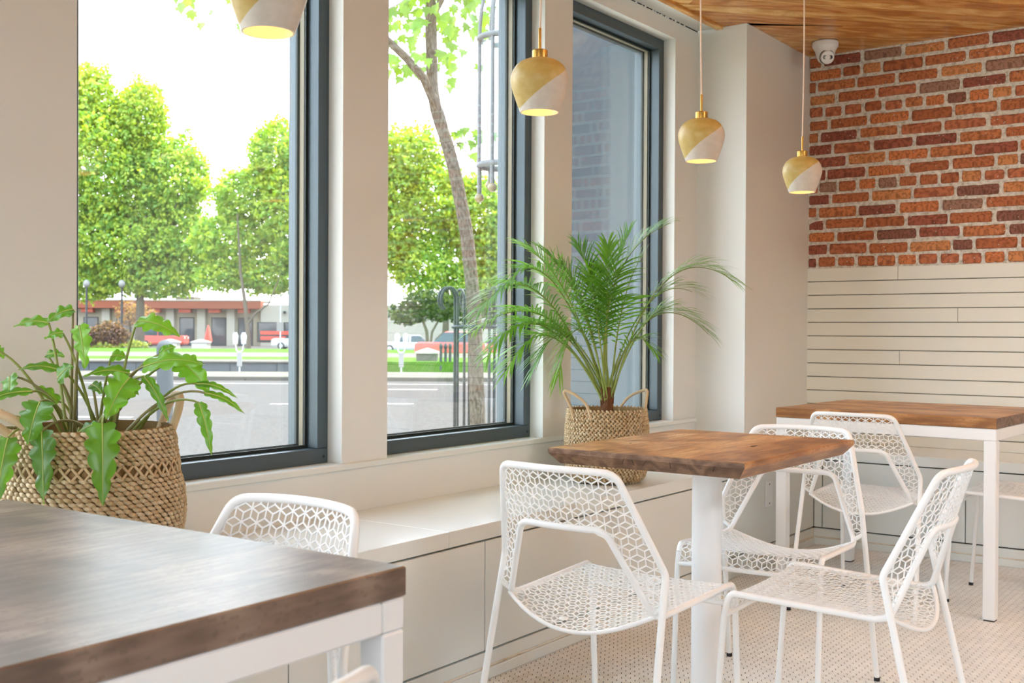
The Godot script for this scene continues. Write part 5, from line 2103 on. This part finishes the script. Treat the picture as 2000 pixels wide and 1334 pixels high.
func street_furniture() -> void:
	parking_meter(-11.2, 46.0, "twin-headed grey parking meter before the retaining wall, near the slim tree")
	parking_meter(-4.55, 46.0, "twin-headed grey parking meter beside the concrete gate block")
	for q in [[-38.6, "dark iron lamp post at the edge of the copper bush"], [-35.4, "dark iron lamp post between the copper bush and thick trunk"]]:
		var t := thing("lamp_post", q[1], "lamp post", sy(q[0] * 1.0, GY + 0.2, 101.5), 0.0, "park lamp posts")
		var b := MB.new()
		b.lathe([Vector2(0.26, 0.0), Vector2(0.24, 0.5), Vector2(0.13, 0.8), Vector2(0.10, 1.2), Vector2(0.09, 5.5), Vector2(0.0001, 5.5)], 12)
		part("pole", b, M.dark_iron, t)
		b = MB.new()
		b.ball(Vector3(0, 5.8, 0), Vector3(0.3, 0.38, 0.3), 12)
		part("globe", b, M.line, t)
	# rounded grey bollard on the near kerb
	var t := thing("grey_bollard", "stout grey metal bollard with domed top behind the leafy basket", "bollard", sy(-4.34, GY, 14.0))
	var b := MB.new()
	b.lathe([Vector2(0.10, 0.0), Vector2(0.10, 1.58), Vector2(0.105, 1.60), Vector2(0.105, 1.66), Vector2(0.09, 1.72), Vector2(0.05, 1.76), Vector2(0.0001, 1.775)], 20)
	part("shaft", b, M.bluewall, t)
	b = MB.new()
	b.lathe([Vector2(0.108, 1.52), Vector2(0.110, 1.53), Vector2(0.110, 1.57), Vector2(0.108, 1.58)], 20)
	part("collar", b, M.grey_metal, t)
	# concrete gate block and kerbside iron bollards
	t = thing("concrete_gate_block", "square concrete block with a pyramid cap at the end of the low wall", "block", sy(-3.85, GY + 0.14, 51.5))
	b = MB.new()
	var X := Transform3D(Basis(SX, Vector3.UP, -SF), Vector3.ZERO)
	b.box(Vector3(-0.52, 0, -0.5), Vector3(0.42, 0.72, 0.5), 0.02, X)
	part("shaft", b, M.concrete, t)
	b = MB.new()
	b.loft([[Vector3(-0.58, 0.72, -0.56), Vector3(0.48, 0.72, -0.56), Vector3(0.48, 0.72, 0.56), Vector3(-0.58, 0.72, 0.56)], [Vector3(-0.58, 0.80, -0.56), Vector3(0.48, 0.80, -0.56), Vector3(0.48, 0.80, 0.56), Vector3(-0.58, 0.80, 0.56)], [Vector3(-0.06, 0.98, -0.02), Vector3(-0.04, 0.98, -0.02), Vector3(-0.04, 0.98, 0.02), Vector3(-0.06, 0.98, 0.02)]], X)
	part("cap", b, M.cream_light, t)
	for q in [-3.18, -2.98, -2.78]:
		t = thing("iron_bollard", "fluted dark iron bollard, " + ["next to the concrete gate block", "middle one of three by the gate block", "the one of three closest to the red car"][int(round((q + 3.18) / 0.2))], "bollard", sy(q, GY + 0.14, 52.0 + q * 0.6), 0, "iron bollards by the gate block")
		b = MB.new()
		b.lathe([Vector2(0.11, 0), Vector2(0.11, 0.2), Vector2(0.07, 0.28), Vector2(0.06, 0.95), Vector2(0.09, 1.0), Vector2(0.085, 1.1), Vector2(0.04, 1.2), Vector2(0.0001, 1.24)], 10)
		part("shaft", b, M.dark_iron, t)
	for q in [[-27.0, "pale capped stone pier on the lawn, next to the thick trunk"], [-24.6, "pale capped stone pier on the lawn, beside the folded red parasol"]]:
		t = thing("stone_pier", q[1], "pier", sy(q[0], GY + 0.3, 88.5), 0, "stone piers on the lawn")
		b = MB.new()
		b.box(Vector3(-0.62, 0, -0.5), Vector3(0.62, 0.55, 0.5), 0.02, X)
		part("shaft", b, M.cream_light, t)
		b = MB.new()
		b.loft([[Vector3(-0.7, 0.55, -0.55), Vector3(0.7, 0.55, -0.55), Vector3(0.7, 0.55, 0.55), Vector3(-0.7, 0.55, 0.55)], [Vector3(-0.7, 0.64, -0.55), Vector3(0.7, 0.64, -0.55), Vector3(0.7, 0.64, 0.55), Vector3(-0.7, 0.64, 0.55)], [Vector3(-0.1, 0.86, -0.05), Vector3(0.1, 0.86, -0.05), Vector3(0.1, 0.86, 0.05), Vector3(-0.1, 0.86, 0.05)]], X)
		part("cap", b, M.line, t)
	t = thing("folded_parasol", "folded red parasol outside the cream shop building", "parasol", sy(-31.5, GY + 0.1, 116))
	b = MB.new()
	b.tube([Vector3(0, 0, 0), Vector3(0, 2.3, 0)], 0.03, 6)
	part("pole", b, M.line, t)
	b = MB.new()
	b.lathe([Vector2(0.42, 0.55), Vector2(0.40, 0.9), Vector2(0.22, 1.7), Vector2(0.06, 2.25), Vector2(0.0001, 2.3)], 10)
	part("canopy", b, M.shop_red, t)
	t = thing("sign_pole", "thin pale pole with small square notice before the red shop window", "sign", sy(-20.3, GY + 0.2, 98))
	b = MB.new()
	b.tube([Vector3(0, 0, 0), Vector3(0, 6.2, 0)], 0.06, 6)
	part("pole", b, M.grey_metal, t)
	b = MB.new()
	b.box(Vector3(-0.3, 1.6, 0.06), Vector3(0.3, 2.4, 0.1), 0.01, X)
	part("notice", b, M.line, t)


# a parked car seen from its side: lofted body, glasshouse, wheels
func car(called: String, label: String, s: float, d: float, L: float, H: float, paint: Color, boxy: float, flip: bool, nose_on := false) -> void:
	var t := thing(called, label, "car", sy(s, GY + 0.1, d))
	var k := -1.0 if flip else 1.0
	var ax := SX * k
	var az := -SF
	if nose_on:
		ax = SF
		az = SX
	var B := Basis(ax, Vector3.UP, ax.cross(Vector3.UP))
	var X := Transform3D(B, Vector3.ZERO)
	var pm := mat(paint, 0.28)
	pm.clearcoat_enabled = true
	pm.clearcoat = 0.6
	var W := 0.88
	var b := MB.new()
	var low := 0.24
	var belt := H * 0.60
	var ring := func(y: float, a: float, z: float, w: float) -> Array:
		return [Vector3(a, y, -w), Vector3(z, y, -w), Vector3(z, y, w), Vector3(a, y, w)]
	var h := L / 2
	b.loft([ring.call(low, -h + 0.12, h - 0.10, W * 0.92), ring.call(low + 0.18, -h, h, W), ring.call(belt - 0.12, -h + 0.02, h - 0.03, W), ring.call(belt, -h + 0.12, h - 0.22, W * 0.95)], X)
	part("body", b, pm, t)
	b = MB.new()
	var front := h * (0.42 if boxy < 0.5 else 0.48)
	var rear := -h * (0.72 if boxy < 0.5 else 0.93)
	b.loft([ring.call(belt - 0.01, rear, front, W * 0.93), ring.call(H - 0.06, rear + (0.55 if boxy < 0.5 else 0.22), front - 0.72, W * 0.74)], X)
	part("windows", b, M.car_glass, t)
	b = MB.new()
	b.loft([ring.call(H - 0.065, rear + (0.52 if boxy < 0.5 else 0.2), front - 0.68, W * 0.75), ring.call(H, rear + (0.75 if boxy < 0.5 else 0.4), front - 0.95, W * 0.66)], X)
	part("roof", b, pm, t)
	for q in [rear * 0.12 - 0.1, -0.35]:
		b = MB.new()
		b.loft([ring.call(belt - 0.01, q, q + 0.09, W * 0.945), ring.call(H - 0.05, q, q + 0.09, W * 0.755)], X)
		part("door_pillar", b, pm, t)
	for q in [-h * 0.62, h * 0.60]:
		for z in [-1.0, 1.0]:
			b = MB.new()
			var Y := Transform3D(B * Basis(Vector3.RIGHT, PI / 2), B * Vector3(q, 0.33, z * (W - 0.09)))
			b.lathe([Vector2(0.0001, -0.11), Vector2(0.31, -0.11), Vector2(0.33, -0.08), Vector2(0.33, 0.08), Vector2(0.31, 0.11), Vector2(0.0001, 0.11)], 18, Y)
			var wh := part("wheel", b, M.tyre, t)
			b = MB.new()
			b.lathe([Vector2(0.0001, -0.118), Vector2(0.19, -0.115), Vector2(0.20, -0.10), Vector2(0.20, 0.10), Vector2(0.19, 0.115), Vector2(0.0001, 0.118)], 14, Y)
			part("hub_cap", b, M.grey_metal, wh)
	b = MB.new()
	for z in [-0.62, 0.62]:
		b.box(Vector3(h - 0.10, belt - 0.30, z - 0.16), Vector3(h - 0.015, belt - 0.16, z + 0.16), 0.01, X)
		b.box(Vector3(-h + 0.0, belt - 0.30, z - 0.12), Vector3(-h + 0.06, belt - 0.10, z + 0.12), 0.01, X)
	part("lights", b, mat(hexc("e8e2dc"), 0.2), t)

func cars() -> void:
	car("silver_car", "silver estate car parked before the red shop window", -20.3, 106, 4.7, 1.70, hexc("b9bcbd"), 1.0, true)
	car("pale_car", "pale grey saloon car behind the concrete gate block", -8.6, 92, 4.6, 1.45, hexc("b8c2c8"), 0.0, true)
	car("red_car", "red sport utility car parked under the dark olive tree", -4.0, 73, 4.6, 1.78, hexc("b8433c"), 1.0, true)
	car("orange_red_car", "orange red hatchback parked beyond the tree guard", -0.9, 76, 4.3, 1.60, hexc("c8503c"), 1.0, true)
	car("red_van", "red van behind the thick trunk", -36.8, 118, 5.0, 1.95, hexc("bf4a40"), 1.0, false)
